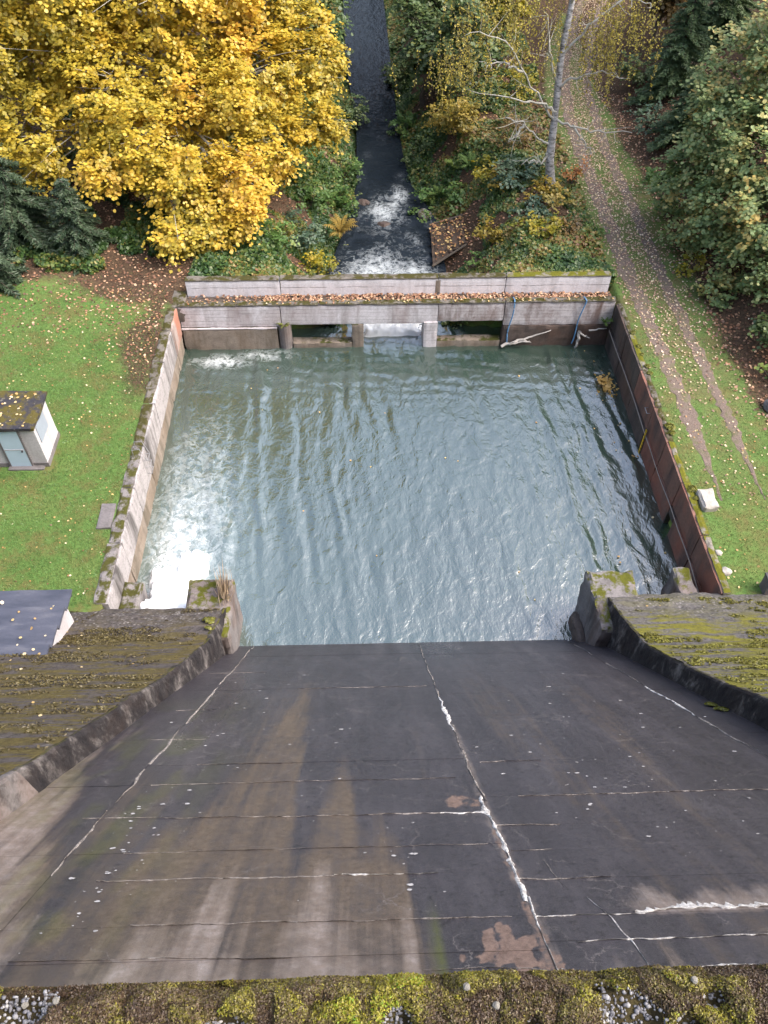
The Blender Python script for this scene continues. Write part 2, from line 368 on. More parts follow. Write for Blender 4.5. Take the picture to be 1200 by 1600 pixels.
def pool_water():
    xs = np.arange(-9.7, 13.5, .075); ys = np.arange(15.3, 36.95, .085)
    X, Y = np.meshgrid(xs, ys, indexing='ij')
    r = np.hypot(X+7.8, (Y-16.0)*.9)
    wob = 2.6*fbm(X*.30, Y*.16, 0, 3, 31)+1.5*fbm(X*.9, Y*.5, 0, 3, 37)
    p = (X+7.8)*.99+.10*(Y-16)                       # crests lie along the pool
    calm = np.clip(.30+.75*np.exp(-((X+3.2)/4.2)**2)+.65*sst(7.5, 11.5, X)+.35*sst(27, 33, Y), 0, 1.1)
    calm = calm*(.45+.55*sst(16.5, 22, Y))
    am = .0175*calm*(.25+1.3*np.clip(fbm(X*.4, Y*.22, 0, 3, 41)+.45, 0, 1.2))
    h = 0
    for lam, a, ph, sd in ((.55, .45, 0, 1), (.80, .8, 1.3, 2), (1.10, 1.2, 2.2, 3), (1.75, 1.3, .4, 4)):
        mod = np.clip(.55+1.2*fbm(X*.8, Y*.35, sd*3.3, 2, 43), 0, 1.4)
        h = h + a*mod*np.sin(2*np.pi*p/lam+ph+wob*(1.1/lam)**.5+1.0*fbm(X*1.7, Y*.9, sd*1.7, 2, 47))
    h = h*am*1.5
    far = sst(28, 33, Y); h = h+.010*far*np.sin(2*np.pi*(Y+.12*X)/.75+3.5*fbm(X*.5, Y*.6, 0, 3, 49))
    h = h+.015*fbm(X*1.3, Y*.9, 0, 4, 51)+.0085*fbm(X*2.3, Y*1.6, 0, 2, 55)+(.012*np.exp(-r/7)+.0045)*fbm(X*3.4, Y*2.4, 0, 2, 53)
    # smooth sag towards the outlet notch
    not_ = np.exp(-((X-1.7)/1.5)**2)*sst(33.6, 36.6, Y); h = h*(1-.6*not_)-.10*not_
    foam = 1.25*np.exp(-((X+7.75)/1.05)**2)*sst(23.0, 18.2, Y+0*X)
    foam = np.maximum(foam, .66*np.exp(-((X+8.0)/1.25)**2)*sst(28.0, 20.5, Y))
    foam = np.maximum(foam, .47*np.exp(-((X+7.6)/2.0)**2)*sst(34, 21, Y))
    foam = np.maximum(foam, .72*np.exp(-((X+7.4)/1.5)**2-((Y-33.4)/.55)**2))
    foam = np.maximum(foam, .50*np.exp(-((X+5.2)/1.6)**2-((Y-33.9)/.5)**2))
    foam = np.maximum(foam, 1.5*np.exp(-((X-1.7)/1.4)**2)*sst(35.75, 35.95, Y))
    milk = np.clip(.85*np.exp(-((X+7.6)/2.6)**2)*sst(31, 19, Y)+.15*np.exp(-((X+4)/5)**2), 0, 1)
    o = mk('pool_water', np.stack([X, Y, h], -1).reshape(-1, 3), grid_faces(len(xs), len(ys)),
           water_mat('pool_water', (.023, .041, .032), (.125, .170, .158)), None, {'foam': ('POINT', foam), 'milk': ('POINT', milk)}, True)
    return tag(o, kind='structure')
pool_water()
def stream_level(y):
    return np.interp(y, [36.8, 37.4, 41.5, 43.5, 48, 52, 55, 90, 130], [-.10, -.35, -.50, -.62, -.70, -.62, -.58, -.55, -.5])
def stream_water():
    ys = np.concatenate([np.arange(36.9, 58, .12), np.arange(58, 140, .6)]); k = 60; u = np.linspace(-1, 1, k)
    c = np.interp(ys, _sy, _sc); w = np.interp(ys, _sy, _sw)+.55
    X = c[:, None]+u*w[:, None]; Y = np.repeat(ys[:, None], k, 1)
    h = .05*fbm(X*1.4, Y*1.1, 0, 4, 61)*sst(62, 50, Y)+.05*fbm(X*2.6, Y*2.6, 0, 3, 63)*sst(47, 42, Y)
    rap = .62*np.exp(-((X-.6)/1.5)**2)*sst(46.2, 42.0, Y)+.50*np.exp(-((X-3.4)/1.3)**2)*sst(44.6, 42.4, Y)
    rap = rap+.50*np.exp(-((X-1.6)/1.0)**2-((Y-49.6)/1.2)**2)+.42*np.exp(-((X-2.6)/.8)**2-((Y-51.5)/1.0)**2)+.16*np.exp(-((X-1.6)/1.4)**2-((Y-46.5)/4.5)**2)
    rap = rap+1.2*np.exp(-((X-1.7)/1.6)**2)*sst(39.5, 37.5, Y)+.24*sst(70, 50, Y)*np.clip(fbm(X*1.1, Y*.35, 0, 3, 67)+.25, 0, 1)
    h = h+rap*.10*(1+fbm(X*2.2, Y*2.2, 0, 3, 65))
    milk = np.clip(rap*.5, 0, .6)
    o = mk('stream_water', np.stack([X, Y, stream_level(Y)+h], -1).reshape(-1, 3), grid_faces(len(ys), k, 0, True),
           water_mat('stream_water', (.009, .013, .018), (.06, .075, .09), 4.0, .6, 1.2), None, {'foam': ('POINT', rap), 'milk': ('POINT', milk)}, True)
    return tag(o, kind='structure')
stream_water()
def foam_mat():
    t = NT('white_water'); t.bump(t.noise(5, 5, .65), .5, .1)
    return t.fin(t.mix(t.noise(2.5, 4, .6), (.88, .91, .93), (.97, .98, .98)), .6, .2)
M['foam'] = foam_mat()
def foam_jet(name, label, x0, x1, y0, y1, z_at, seed):
    xs = lin(x0, x1, .07); ys = lin(y0, y1, .07); X, Y = np.meshgrid(xs, ys, indexing='ij')
    u = (X-(x0+x1)/2)/((x1-x0)/2); rag = fbm(X*1.6, Y*1.6, 0, 4, seed)
    Z = z_at(X, Y, u)+.22*fbm(X*1.8, Y*1.3, 0, 4, seed+4)+.05*fbm(X*6, Y*5, 0, 2, seed+8)
    rag2 = rag+.6*fbm(X*6, Y*3.5, 0, 3, seed+2)
    lim = sst(0, .06, (Y-y0)/(y1-y0)+.02*rag)*sst(1.0, .66, np.abs(u)+.28*rag2)*sst(1.0, .62, (Y-y0)/(y1-y0)+.34*rag2)
    Z = Z*lim-.14*(1-lim)
    return tag(mk(name, np.stack([X, Y, Z], -1).reshape(-1, 3), grid_faces(len(xs), len(ys)), M['foam'], None, None, True), label, 'white water', None, 'stuff')
foam_jet('white_water', 'blown white jet of water gushing out beside the mossy left pier', -9.0, -6.5, 15.9, 20.9,
         lambda X, Y, u: .25+1.35*sst(19.6, 16.2, Y), 71)
foam_jet('white_water', 'white foaming water seen through the middle opening under the footbridge', -.25, 3.65, 35.40, 38.6,
         lambda X, Y, u: .16+.10*sst(35.4, 36.3, Y), 83)

# ------------------------------------------------------------------ dam
SL = 1.205
def chute_z(y):
    y = np.asarray(y, float); z = SL*(16.2-y)
    return z - .10*np.clip(2.2-y, 0, 3)**2          # eases over towards the crest
LP = np.array([(16.45, 2.35), (16.2, 2.60), (15.8, 2.86), (14.2, 3.80), (11.25, 6.93), (8.96, 9.69), (7.03, 12.0), (6.0, 13.25), (4, 15.65), (2, 18.05), (.1, 20.3)])[::-1]
RP = np.array([(16.65, 2.35), (16.4, 2.60), (15.6, 3.05), (13.16, 4.75), (9.99, 8.35), (7.99, 10.95), (5, 14.7), (3, 17.2), (1.2, 19.4), (.1, 20.8)])[::-1]
def face_z(y, P): return np.interp(y, P[:, 0], P[:, 1])
XL, XJL, XJC, XJR, XR = -5.03, -4.37, 1.95, 7.80, 8.82

def xl(y): return XL-.085*(16.2-np.minimum(np.asarray(y, float), 16.2))
def soft(x, c, hw, s): return sst(hw+s, np.maximum(hw-s, 0), np.abs(x-c))
def chute_attrs(x, y):
    n1 = fbm(x*1.4, y*.35, 0, 4, 101); n2 = fbm(x*3.0, y*1.2, 0, 4, 103); nf = fbm(x*11, y*8, 0, 3, 105)
    ns = fbm(x*6.5, y*.16, 0, 4, 109)                                   # fine run-off streaks along the fall line
    xx = x+.05*n1+.03*n2
    # where each run-off stain starts: height profile across the chute
    bx = [-7, -5.6, -4.9, -4.4, -3.9, -3.2, -2.5, -2.2, -1.95, -1.7, -1.5, -1.3, -1.16, -1.02, -.86, -.62, -.48, -.36, -.2, -.02, .15, .32, .5, .75, .92, 1.2, 2.4, 2.9, 3.2, 3.6, 4.4, 9]
    by = [7, 6.5, 5.5, 4.0, 3.2, 5.0, 5.6, 8.0, 10.5, 12.2, 10.0, 6.0, 4.4, 3.6, 4.9, 6.3, 7.4, 6.5, 5.0, 4.2, 4.9, 4.3, 3.4, 2.4, 1.3, .6, .6, 1.3, 2.3, 1.6, .8, .4]
    px = [-7, -5.5, -4.8, -4.2, -3.6, -3.0, -2.2, -1.9, -1.5, -1.15, -.95, -.75, -.5, -.32, -.1, .2, .45, .65, .85, 2.2, 3.0, 3.5, 4.5, 9]
    py = [7.2, 6.2, 4.6, 2.2, 1.6, 2.3, 2.9, 3.5, 2.5, 2.0, 2.7, 3.4, 3.6, 2.7, 2.4, 2.6, 2.3, 1.7, .8, .8, 1.9, 1.5, 1.0, .4]
    db = np.interp(xx, bx, by)-y; dp = np.interp(xx+.06*ns, px, py)-y
    brown = sst(-.15, 1.4, db+.5*n2+.7*ns)*(.70+.5*ns+.3*n2)
    brown = np.maximum(brown, .30*sst(.05, .45, fbm(x*1.3+7, y*.10, 0, 3, 113)+.3*ns)*sst(15, 5, y))
    pale = sst(-.5, 1.5, dp+.5*n2+1.1*ns)*(.75+.8*ns+.3*n2)
    pale = np.maximum(pale, sst(-3.5, -4.2, x)*sst(.05, .35, fbm(x*2.2, y*.45, 0, 4, 117))*sst(9.5, 6, y)*.6)
    pale = np.maximum(pale, .75*sst(2.95, 2.5, y+.25*n2+.3*ns)*sst(2.40, 2.5, y)*sst(2.9, 3.6, x))
    pale = np.maximum(pale, .55*soft(x+.05*nf, XJC, .05, .07)*sst(10, 7, y)*(.7+.8*n1))
    rust = .95*soft(np.hypot((x-1.58)/.50, (y-1.95)/.36)+.7*n2+.7*nf, 0, .75, .3)
    rust = np.maximum(rust, .65*soft(np.hypot((x-1.62)/.40, (y-4.98)/.28)+.6*n2+.6*nf, 0, .75, .4))
    rust = np.maximum(rust, .75*soft(x-.06*n2-.05*nf, XJC-.03, .08, .08)*sst(5.1, 3.8, y)*(.55+.6*n1))
    rust = np.maximum(rust, .5*sst(.25, .55, fbm(x*2.6+3, y*2.6, 0, 4, 119)+.3*nf)*sst(3.2, 2.0, y)*sst(.9, 1.2, x)*sst(2.6, 1.9, x))
    green = .95*soft(x+.02*n1, .74, .04, .06)*sst(2.9, 1.9, y)
    green = np.maximum(green, .34*sst(-2.2, -4.0, x)*sst(-.05, .35, n2)*sst(12, 6, y))
    shine = np.clip(soft(x, -3.9-.0*y, .35, .3)*sst(6.5, 8, y)*sst(14, 11, y)*.9+sst(11, 15.5, y)*.55*soft(x, 2.6, 1.2, 1.2), 0, 1)
    return np.clip(pale, 0, 1), np.clip(rust, 0, 1), np.clip(green, 0, 1), shine, np.clip(brown, 0, 1)
def chute_mat():
    t = NT('wet_black_concrete')
    a = t.noise(1.0, 7, .65, .2, t.coord((1.6, .35, .35))); col = t.ramp(a, [(.3, (.024, .0225, .030)), (.5, (.039, .036, .046)), (.7, (.066, .061, .073))])
    str_ = t.noise(1.0, 6, .7, .1, t.coord((10.0, .16, .16)))
    col = t.mix(t.ramp(str_, [(.48, 0.0), (.70, .55)]), col, (.058, .054, .064))
    b = t.noise(38, 7, .85); sp = t.noise(9, 8, .85)
    col = t.mix(t.ramp(b, [(.50, 0.0), (.62, .75)]), col, (.095, .088, .094))
    col = t.mix(t.ramp(sp, [(.53, 0.0), (.60, .7)]), col, (.012, .0115, .015))
    ng = t.noise(3.2, 9, .78)
    br = t.attr('brown'); bf = t.math('ADD', br, t.math('MULTIPLY', t.math('ADD', t.math('MULTIPLY', t.math('SUBTRACT', ng, .5), 1.6), t.math('MULTIPLY', t.math('SUBTRACT', str_, .5), 1.2)), t.ramp(br, [(0.0, 0.0), (.2, .8), (1.0, .6)])))
    bc = t.ramp(sp, [(.34, (.060, .045, .035)), (.5, (.112, .084, .062)), (.66, (.165, .130, .102))])
    col = t.mix(t.ramp(bf, [(.05, 0.0), (.8, .95)]), col, bc)
    pa = t.attr('pale'); pf = t.math('ADD', pa, t.math('MULTIPLY', t.math('ADD', t.math('SUBTRACT', ng, .5), t.math('MULTIPLY', t.math('SUBTRACT', str_, .5), .9)), t.ramp(pa, [(0.0, 0.0), (.2, 1.0), (1.0, .9)])))
    pc = t.ramp(t.noise(4, 8, .75), [(.30, (.17, .130, .108)), (.5, (.26, .215, .19)), (.7, (.39, .345, .33))])
    col = t.mix(t.ramp(pf, [(.10, 0.0), (.95, .92)]), col, pc)
    rf = t.math('ADD', t.attr('rust'), t.math('MULTIPLY', t.math('SUBTRACT', ng, .5), 1.6))
    rf = t.math('MULTIPLY', t.ramp(rf, [(.40, 0.0), (.58, 1.0)]), t.ramp(t.attr('rust'), [(.04, 0.0), (.2, 1.0)]))
    col = t.mix(t.math('MULTIPLY', rf, .85), col, t.ramp(sp, [(.35, (.10, .062, .046)), (.6, (.27, .185, .15))]))
    col = t.mix(t.math('MULTIPLY', t.attr('green'), t.ramp(ng, [(.3, .3), (.6, .95)])), col, (.095, .110, .020))
    dv = t.node('ShaderNodeVectorMath', operation='MULTIPLY_ADD'); t.l.new(t.noise(1.5, 5, .7, 0, None, 'Color'), dv.inputs[0]); dv.inputs[1].default_value = (.8, .8, .8); t.l.new(t.pos.outputs['Position'], dv.inputs[2])
    ck = t.voro(.7, dv.outputs[0], 'DISTANCE_TO_EDGE')
    ckm = t.math('MULTIPLY', t.ramp(ck, [(0.0, 1.0), (.007, 0.0)]), t.ramp(t.noise(.9, 4, .6), [(.48, 0.0), (.60, .8)]))
    col = t.mix(ckm, col, (.20, .18, .175))
    t.bump(t.math('ADD', b, t.math('MULTIPLY', sp, .8)), .6, .03)
    rg = t.math('SUBTRACT', t.math('ADD', .28, t.math('MULTIPLY', ng, .2)), t.math('MULTIPLY', t.attr('shine'), .22))
    t.fin(col, rg, .5); return t.m
M['chute'] = chute_mat()
def crust_mat(name, c0, c1):
    t = NT(name); t.bump(t.noise(30, 6, .75), 1.0, .04); return t.fin(t.ramp(t.noise(11, 7, .75), [(.36, c0), (.56, c1)]), .85, .25)
M['lime'] = crust_mat('white_lime_crust', (.26, .235, .22), (.74, .73, .72))
M['lime_thin'] = crust_mat('thin_lime_crust', (.07, .06, .055), (.34, .31, .29))
M['lichen'] = crust_mat('pale_lichen', (.30, .29, .30), (.58, .57, .58))

dam = thing('dam', 'dark concrete dam with a stained spillway chute running down to the pool', 'dam')
rowsL = [16.75, 14.6, 12.7, 11.03, 9.51, 7.75, 6.53, 5.78, 4.66, 3.84, 3.25, 2.47, 1.98, 1.2, .3]
rowsR = [16.75, 14.4, 12.2, 10.3, 8.7, 7.4, 6.38, 5.12, 4.28, 3.67, 3.08, 2.46, 2.09, 1.71, 1.0, .3]
for ci, (xa, xb, rows) in enumerate(((XL, XJL, rowsL), (XJL, XJC, rowsL), (XJC, XJR, rowsR), (XJR, XR, rowsR))):
    for ri in range(len(rows)-1):
        ya, yb = rows[ri], rows[ri+1]
        res = .075 if ya < 6 else .12
        xs = lin(xa+.002, xb-.002, res) if ci else lin(xa-1.35, xb-.002, res); ys = lin(yb+.0012, ya-.0012, res*.8)
        X, Y = np.meshgrid(xs, ys, indexing='ij')
        if ci == 0: X = np.maximum(X, xl(Y)-.12)
        Z = chute_z(Y)+.008*fbm(X*1.1, Y*1.1, 0, 3, 131)+.006*vn(ci*3.3, ri*1.7, 0, 5)
        nx, ny = len(xs), len(ys)
        P = np.stack([X, Y, Z], -1)
        # rim turned down into the joint
        rim = np.zeros((nx, ny), bool); rim[0] = rim[-1] = True; rim[:, 0] = rim[:, -1] = True
        P[..., 2] = np.where(rim, P[..., 2]-.006, P[..., 2])
        pa, ru, gr, sh, bw = chute_attrs(X, Y)
        part('slab', P.reshape(-1, 3), grid_faces(nx, ny), M['chute'], dam, {'pale': ('POINT', pa), 'rust': ('POINT', ru), 'green': ('POINT', gr), 'shine': ('POINT', sh), 'brown': ('POINT', bw)}, True)
# bed under the slabs, seen only in the open joints
ys = lin(.3, 16.75, .4); xs = np.array([XL-1.3, XR]); X, Y = np.meshgrid(xs, ys, indexing='ij')
part('joint_bed', np.stack([X, Y, chute_z(Y)-.06], -1).reshape(-1, 3), grid_faces(2, len(ys)), M['joint_dark'], dam)

def crust(pts, w, mat, seed, thick=.018, gap=.35, drip=0.0, name='lime_crust', parent=dam):
    """irregular raised ribbon of lime following a joint or crack on the chute; pts (x, y), w half width(s)"""
    pts = np.array(pts, float); seg = np.r_[0, np.cumsum(np.hypot(*(pts[1:]-pts[:-1]).T))]
    n = max(8, int(seg[-1]/.022)); s = np.linspace(0, seg[-1], n)
    x = np.interp(s, seg, pts[:, 0]); y = np.interp(s, seg, pts[:, 1]); ww = np.interp(s, seg, np.broadcast_to(w, (len(pts),)))
    x = x+.05*fbm(s*1.8, s*0+seed, 0, 5, seed); y = y+.035*fbm(s*1.8, s*0+seed+9, 0, 5, seed+1)
    tx, ty = np.gradient(x), np.gradient(y); L = np.hypot(tx, ty)+1e-9; px, py = -ty/L, tx/L
    brk = gap*1.6*fbm(s*1.3, s*0+seed, 0, 3, seed+3)
    a = ww*np.clip(.60+1.5*fbm(s*7, s*0+seed, 0, 4, seed+2)+brk, 0, 3)
    b = ww*np.clip(.60+1.5*fbm(s*7, s*0+seed+5, 0, 4, seed+4)+brk+drip*1.5*np.abs(fbm(s*11, s*0+seed, 0, 3, seed+6))*3, 0, 6)
    rowsP = []
    for k, zo in ((-1, -.012), (-.5, thick*.7), (0, thick), (.5, thick*.7), (1, -.012)):
        d = np.where(k < 0, k*a, k*b); X_, Y_ = x+px*d, y+py*d
        rowsP.append(np.stack([X_, Y_, chute_z(Y_)+zo+.4*thick*vn(s*14, s*0+k*3, 0, seed)], -1))
    V = np.stack(rowsP, 0).reshape(-1, 3)
    return part(name, V, grid_faces(5, n), mat, parent, None, True)
LM, LT = M['lime'], M['lime_thin']
crust([(XJC+.08, 15.9), (XJC-.02, 12.5), (XJC, 9.6)], [.012, .018, .02], LT, 1, gap=1.2)
crust([(XJC-.02, 10.2), (XJC-.03, 9.3), (XJC, 7.9)], [.02, .045, .03], LM, 2, gap=.9)
crust([(XJC, 8.2), (XJC-.03, 6.2), (XJC, 5.0)], [.02, .025, .035], LT, 3, gap=.8)
crust([(XJC-.02, 5.15), (XJC-.05, 4.72), (XJC, 4.45)], [.03, .075, .05], LM, 4, .03)
crust([(XJC-.02, 4.6), (XJC, 3.8), (XJC+.02, 3.2), (XJC, 2.7)], [.035, .040, .052, .026], LM, 5, .025)
crust([(XJC, 2.75), (XJC, 2.2), (XJC, 1.2)], [.018, .022, .016], LM, 6, .018)
crust([(XJL-.3, 4.76), (-2.9, 4.70), (0, 4.66), (1.2, 4.66)], [.012, .013, .014, .02], LT, 7, gap=.5)
crust([(1.15, 4.66), (1.5, 4.65), (XJC, 4.66)], [.018, .034, .045], LM, 8, .02)
crust([(XJC, 4.30), (2.5, 4.29), (2.95, 4.28)], [.016, .012, .006], LT, 9, gap=.6)
crust([(2.6, 5.10), (4.68, 5.12), (7.7, 5.14)], [.006, .013, .016], LT, 10, gap=.5)
crust([(-3.7, 3.27), (-.5, 3.25)], [.008, .010], LT, 11, gap=1.2)
crust([(-.5, 3.26), (-.15, 3.27), (.3, 3.25), (.9, 3.25)], [.012, .026, .016, .010], LM, 12, gap=1.0)
crust([(XJC, 3.08), (2.6, 3.085), (3.2, 3.08)], [.012, .012, .006], LT, 13, gap=.4)
crust([(-2.9, 2.50), (.15, 2.46), (1.7, 2.46)], [.008, .010, .008], LT, 14, gap=1.0)
crust([(XJC, 2.45), (2.6, 2.46), (3.3, 2.47)], [.012, .018, .020], LM, 15, gap=.5)
crust([(3.2, 2.475), (3.9, 2.52), (4.6, 2.51), (5.4, 2.50)], [.018, .040, .036, .024], LM, 16, .03, gap=.5, drip=1.0)
crust([(2.3, 2.09), (2.9, 2.09), (3.6, 2.085), (4.8, 2.09)], [.006, .016, .014, .018], LM, 17, gap=.5)
crust([(3.3, 1.715), (3.9, 1.72), (4.4, 1.71)], [.01, .028, .014], LM, 18, gap=.5)
crust([(-4.0, 2.03), (-2.3, 2.00), (-.9, 1.98)], [.006, .009, .006], LT, 19, gap=.9)
crust([(2.70, 2.72), (2.85, 2.39), (2.92, 2.06), (2.93, 1.65)], [.006, .014, .013, .010], LM, 20, .012, gap=.5)
crust([(2.40, 3.45), (2.46, 3.2), (2.52, 2.95)], [.005, .011, .005], LT, 21, .012)
crust([(.55, 1.78), (1.1, 1.80), (XJC, 1.72)], [.005, .01, .016], LT, 22, .012, gap=.6)
crust([(2.0, 1.72), (2.15, 1.66), (2.4, 1.60)], [.012, .01, .006], LM, 23, .012)
for i, (y0, y1, w) in enumerate(((16.4, 15.7, .07), (15.6, 11.5, .02), (11.3, 8.6, .028), (8.4, 6.6, .030), (6.4, 5.2, .034), (5.0, 3.4, .030))):
    crust([(XJL-.02, y0), (XJL+.03, (y0+y1)/2), (XJL, y1)], [w*.7, w, w*.7], LM if i == 0 else LT, 30+i, gap=1.1)
for i, (y0, y1, w) in enumerate(((16.35, 16.0, .045), (15.4, 13.9, .022), (12.9, 10.9, .025), (10.6, 8.4, .03), (8.3, 4.5, .032))):
    crust([(XJR-.02, y0), (XJR+.05, (y0+y1)/2), (XJR, y1)], [w*.7, w, w*.7], LM if i in (0, 3) else LT, 40+i, gap=.9)
for i, (ya, xa, xb) in enumerate(((12.7, -5.0, -3.2), (9.51, -4.9, -3.9), (7.75, -4.9, -3.6), (6.53, -3.4, -1.5), (5.78, -4.0, 1.6), (3.84, -3.6, 1.7), (11.03, -2.0, 1.7), (6.38, 2.2, 3.4), (3.67, 2.0, 2.6))):
    crust([(xa, ya), ((xa+xb)/2, ya), (xb, ya)], [.004, .008, .004], LT, 50+i, .008, gap=1.3)
# scattered pale lichen spots on the wet chute
def lichen_spots():
    rg = np.random.default_rng(5); V, F = [], []; off = 0; k = 7
    spots = []
    for cx, cy, sx, sy, n in ((5.2, 7.5, 1.6, 2.4, 75), (-3.2, 8.5, .7, 2.2, 40), (-3.5, 3.8, .35, 1.0, 60), (-.9, 6.8, .4, 1.6, 22), (4.2, 4.6, 1.0, 1.0, 32), (.4, 3.4, .3, .5, 18)):
        spots += [(cx+sx*rg.normal(), cy+sy*rg.normal()) for _ in range(n)]
    for x, y in spots:
        if not (xl(y)+.1 < x < XR-.1 and 1.3 < y < 15.5): continue
        r = (.006+.030*rg.uniform()**2.2)*(1+.04*y); th = np.arange(k)*2*np.pi/k+rg.uniform(0, 6)
        rr = r*rg.uniform(.6, 1.25, k); X_, Y_ = x+rr*np.cos(th)*1.25, y+rr*np.sin(th)*.6
        V.append(np.stack([X_, Y_, chute_z(Y_)+.013], -1)); F.append(np.arange(k)[None]+off); off += k
    return tag(part('lichen_spots', np.concatenate(V), np.concatenate(F), M['lichen'], dam), kind='stuff')
lichen_spots()

def face_mat(name, base0, base1, moss_c, moss_dark, grey_hi):
    t = NT(name)
    v = t.coord((.45, 2.4, 2.4)); v2 = t.coord((.9, 5.0, 5.0))
    a = t.noise(1.0, 8, .70, .5, v); col = t.mix(t.noise(2.0, 7, .7), base0, base1)
    col = t.mix(t.ramp(t.noise(6, 7, .75), [(.47, 0.0), (.62, .75)]), col, tuple(c*.4 for c in base0))
    mc = t.mix(t.ramp(t.noise(7, 6, .75), [(.35, 0.0), (.65, 1.0)]), moss_c, moss_dark)
    mm = t.ramp(t.math('ADD', a, t.math('MULTIPLY', t.math('SUBTRACT', t.noise(1.1, 5, .65), .5), .45)), [(.44, 0.0), (.54, 1.0)])
    mm = t.math('MULTIPLY', mm, t.ramp(t.attr('toe'), [(.1, 1.0), (.8, .25)]))
    col = t.mix(mm, col, mc)
    g = t.ramp(t.noise(1.2, 6, .7, 0, v2), [(.62, 0.0), (.70, .8)]); col = t.mix(t.math('MULTIPLY', g, .7), col, grey_hi)
    vv = t.voro(9); ag = t.math('MULTIPLY', t.ramp(vv, [(.15, 1.0), (.55, 0.0)]), t.math('MULTIPLY', t.attr('toe'), t.ramp(t.noise(1.6, 4, .6), [(.38, 0.0), (.55, 1.0)])))
    agc = t.ramp(t.voro(9, None, 'F1', 'Color'), [(.2, (.06, .056, .05)), (.5, (.15, .14, .135)), (.8, (.32, .30, .29))])
    col = t.mix(t.math('MULTIPLY', ag, .85), col, agc)
    t.bump(t.math('ADD', t.noise(12, 6, .75), t.math('MULTIPLY', a, .8)), .9, .08); return t.fin(col, .95, .15)
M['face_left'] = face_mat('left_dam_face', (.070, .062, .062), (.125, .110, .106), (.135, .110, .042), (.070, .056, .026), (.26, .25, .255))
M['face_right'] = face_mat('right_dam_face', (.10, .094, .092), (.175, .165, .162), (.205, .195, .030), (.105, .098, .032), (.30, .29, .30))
def dam_face(x0, x1, P, mat, seed, lift):
    xs = lin(x0, x1, .16); ys = np.unique(np.concatenate([lin(P[0, 0], 8, .3), lin(8, P[-1, 0], .09)]))
    X, Y = np.meshgrid(xs, ys, indexing='ij'); Z = face_z(Y, P)
    if x1 < 0: X = np.minimum(X, xl(Y)-.10)
    # board-marked lifts: small horizontal steps, plus weathering
    st = np.mod(Z*(1/lift)+.05*vn(X*.3, Y*0, 0, seed), 1)
    d = .030*st+.035*fbm(X*.8, Y*1.6, 0, 4, seed)
    toe = sst(14.2, 15.6, Y+.5*fbm(X*.5, Y*.5, 0, 3, seed+2))
    d = d+toe*.07*fbm(X*4, Y*4, 0, 3, seed+5)
    return part('abutment_face', np.stack([X, Y+.6*d, Z+.7*d], -1).reshape(-1, 3), grid_faces(len(xs), len(ys)), mat, dam, {'toe': ('POINT', toe)}, True)
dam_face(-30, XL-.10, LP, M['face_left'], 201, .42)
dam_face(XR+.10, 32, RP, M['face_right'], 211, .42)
def kerb_mat():
    t = NT('eroded_kerb_concrete')
    v = t.coord((2.2, 2.2, .8))
    c = t.ramp(t.noise(1.0, 6, .7, .4, v), [(.36, (.016, .015, .018)), (.52, (.040, .036, .038)), (.60, (.11, .10, .098)), (.72, (.25, .23, .225))])
    c = t.mix(t.ramp(t.noise(.9, 4, .6), [(.5, 0.0), (.7, .55)]), c, (.045, .032, .028))
    c = t.mix(t.math('MULTIPLY', t.ramp(t.up(), [(.5, 0.0), (.8, 1.0)]), t.ramp(t.noise(2.4, 5, .7), [(.44, 0.0), (.56, .9)])), c, (.09, .085, .018))
    t.bump(t.noise(8, 6, .7), .9, .08); return t.fin(c, .9, .2)
M['kerb'] = kerb_mat()
M['kerb_pale'] = concrete('pale_kerb_concrete', (.12, .11, .11), (.24, .22, .218), (.030, .026, .026), 1.0, rust=.3, rust_c=(.20, .12, .09))
def kerb(xi, sgn, P, seed, ytoe, yend=.1, mat='kerb'):
    """low eroded side wall of the chute: inner face and rounded lip; sgn +1: body lies towards -x"""
    ys = lin(ytoe, yend, .09)
    zb = chute_z(ys)-.15; zt = face_z(ys, P)+.02; xi = xl(ys) if sgn > 0 else xi
    fr = [(0, 0), (0, .2), (.01, .4), (.015, .6), (.02, .8), (.03, .93), (.07, 1.0), (.13, 1.01), (.20, .99), (.26, .80)]
    rows_ = []
    for k, (dx, f) in enumerate(fr):
        z = zb+(zt-zb)*f
        rgh = .05*fbm(ys*1.3, ys*0+k*.35, 0, 4, seed)+.035*fbm(ys*6, ys*0+k*.8, 0, 2, seed+3)
        if k == 0: rgh = rgh*0
        zz = z+(.07*fbm(ys*1.3, ys*0, 0, 5, seed+5)-.02 if 5 <= k <= 8 else 0)
        rows_.append(np.stack([xi-sgn*(dx+np.abs(rgh)*.9-.02), ys, zz], -1))
    return part('side_kerb', np.stack(rows_).reshape(-1, 3), grid_faces(len(fr), len(ys), 0, sgn < 0), M[mat], dam, None, False)
kerb(XL, 1, LP, 221, 16.3, 5.6); kerb(XL, 1, LP, 221, 5.6, .1, 'kerb_pale'); kerb(XR, -1, RP, 231, 16.4)
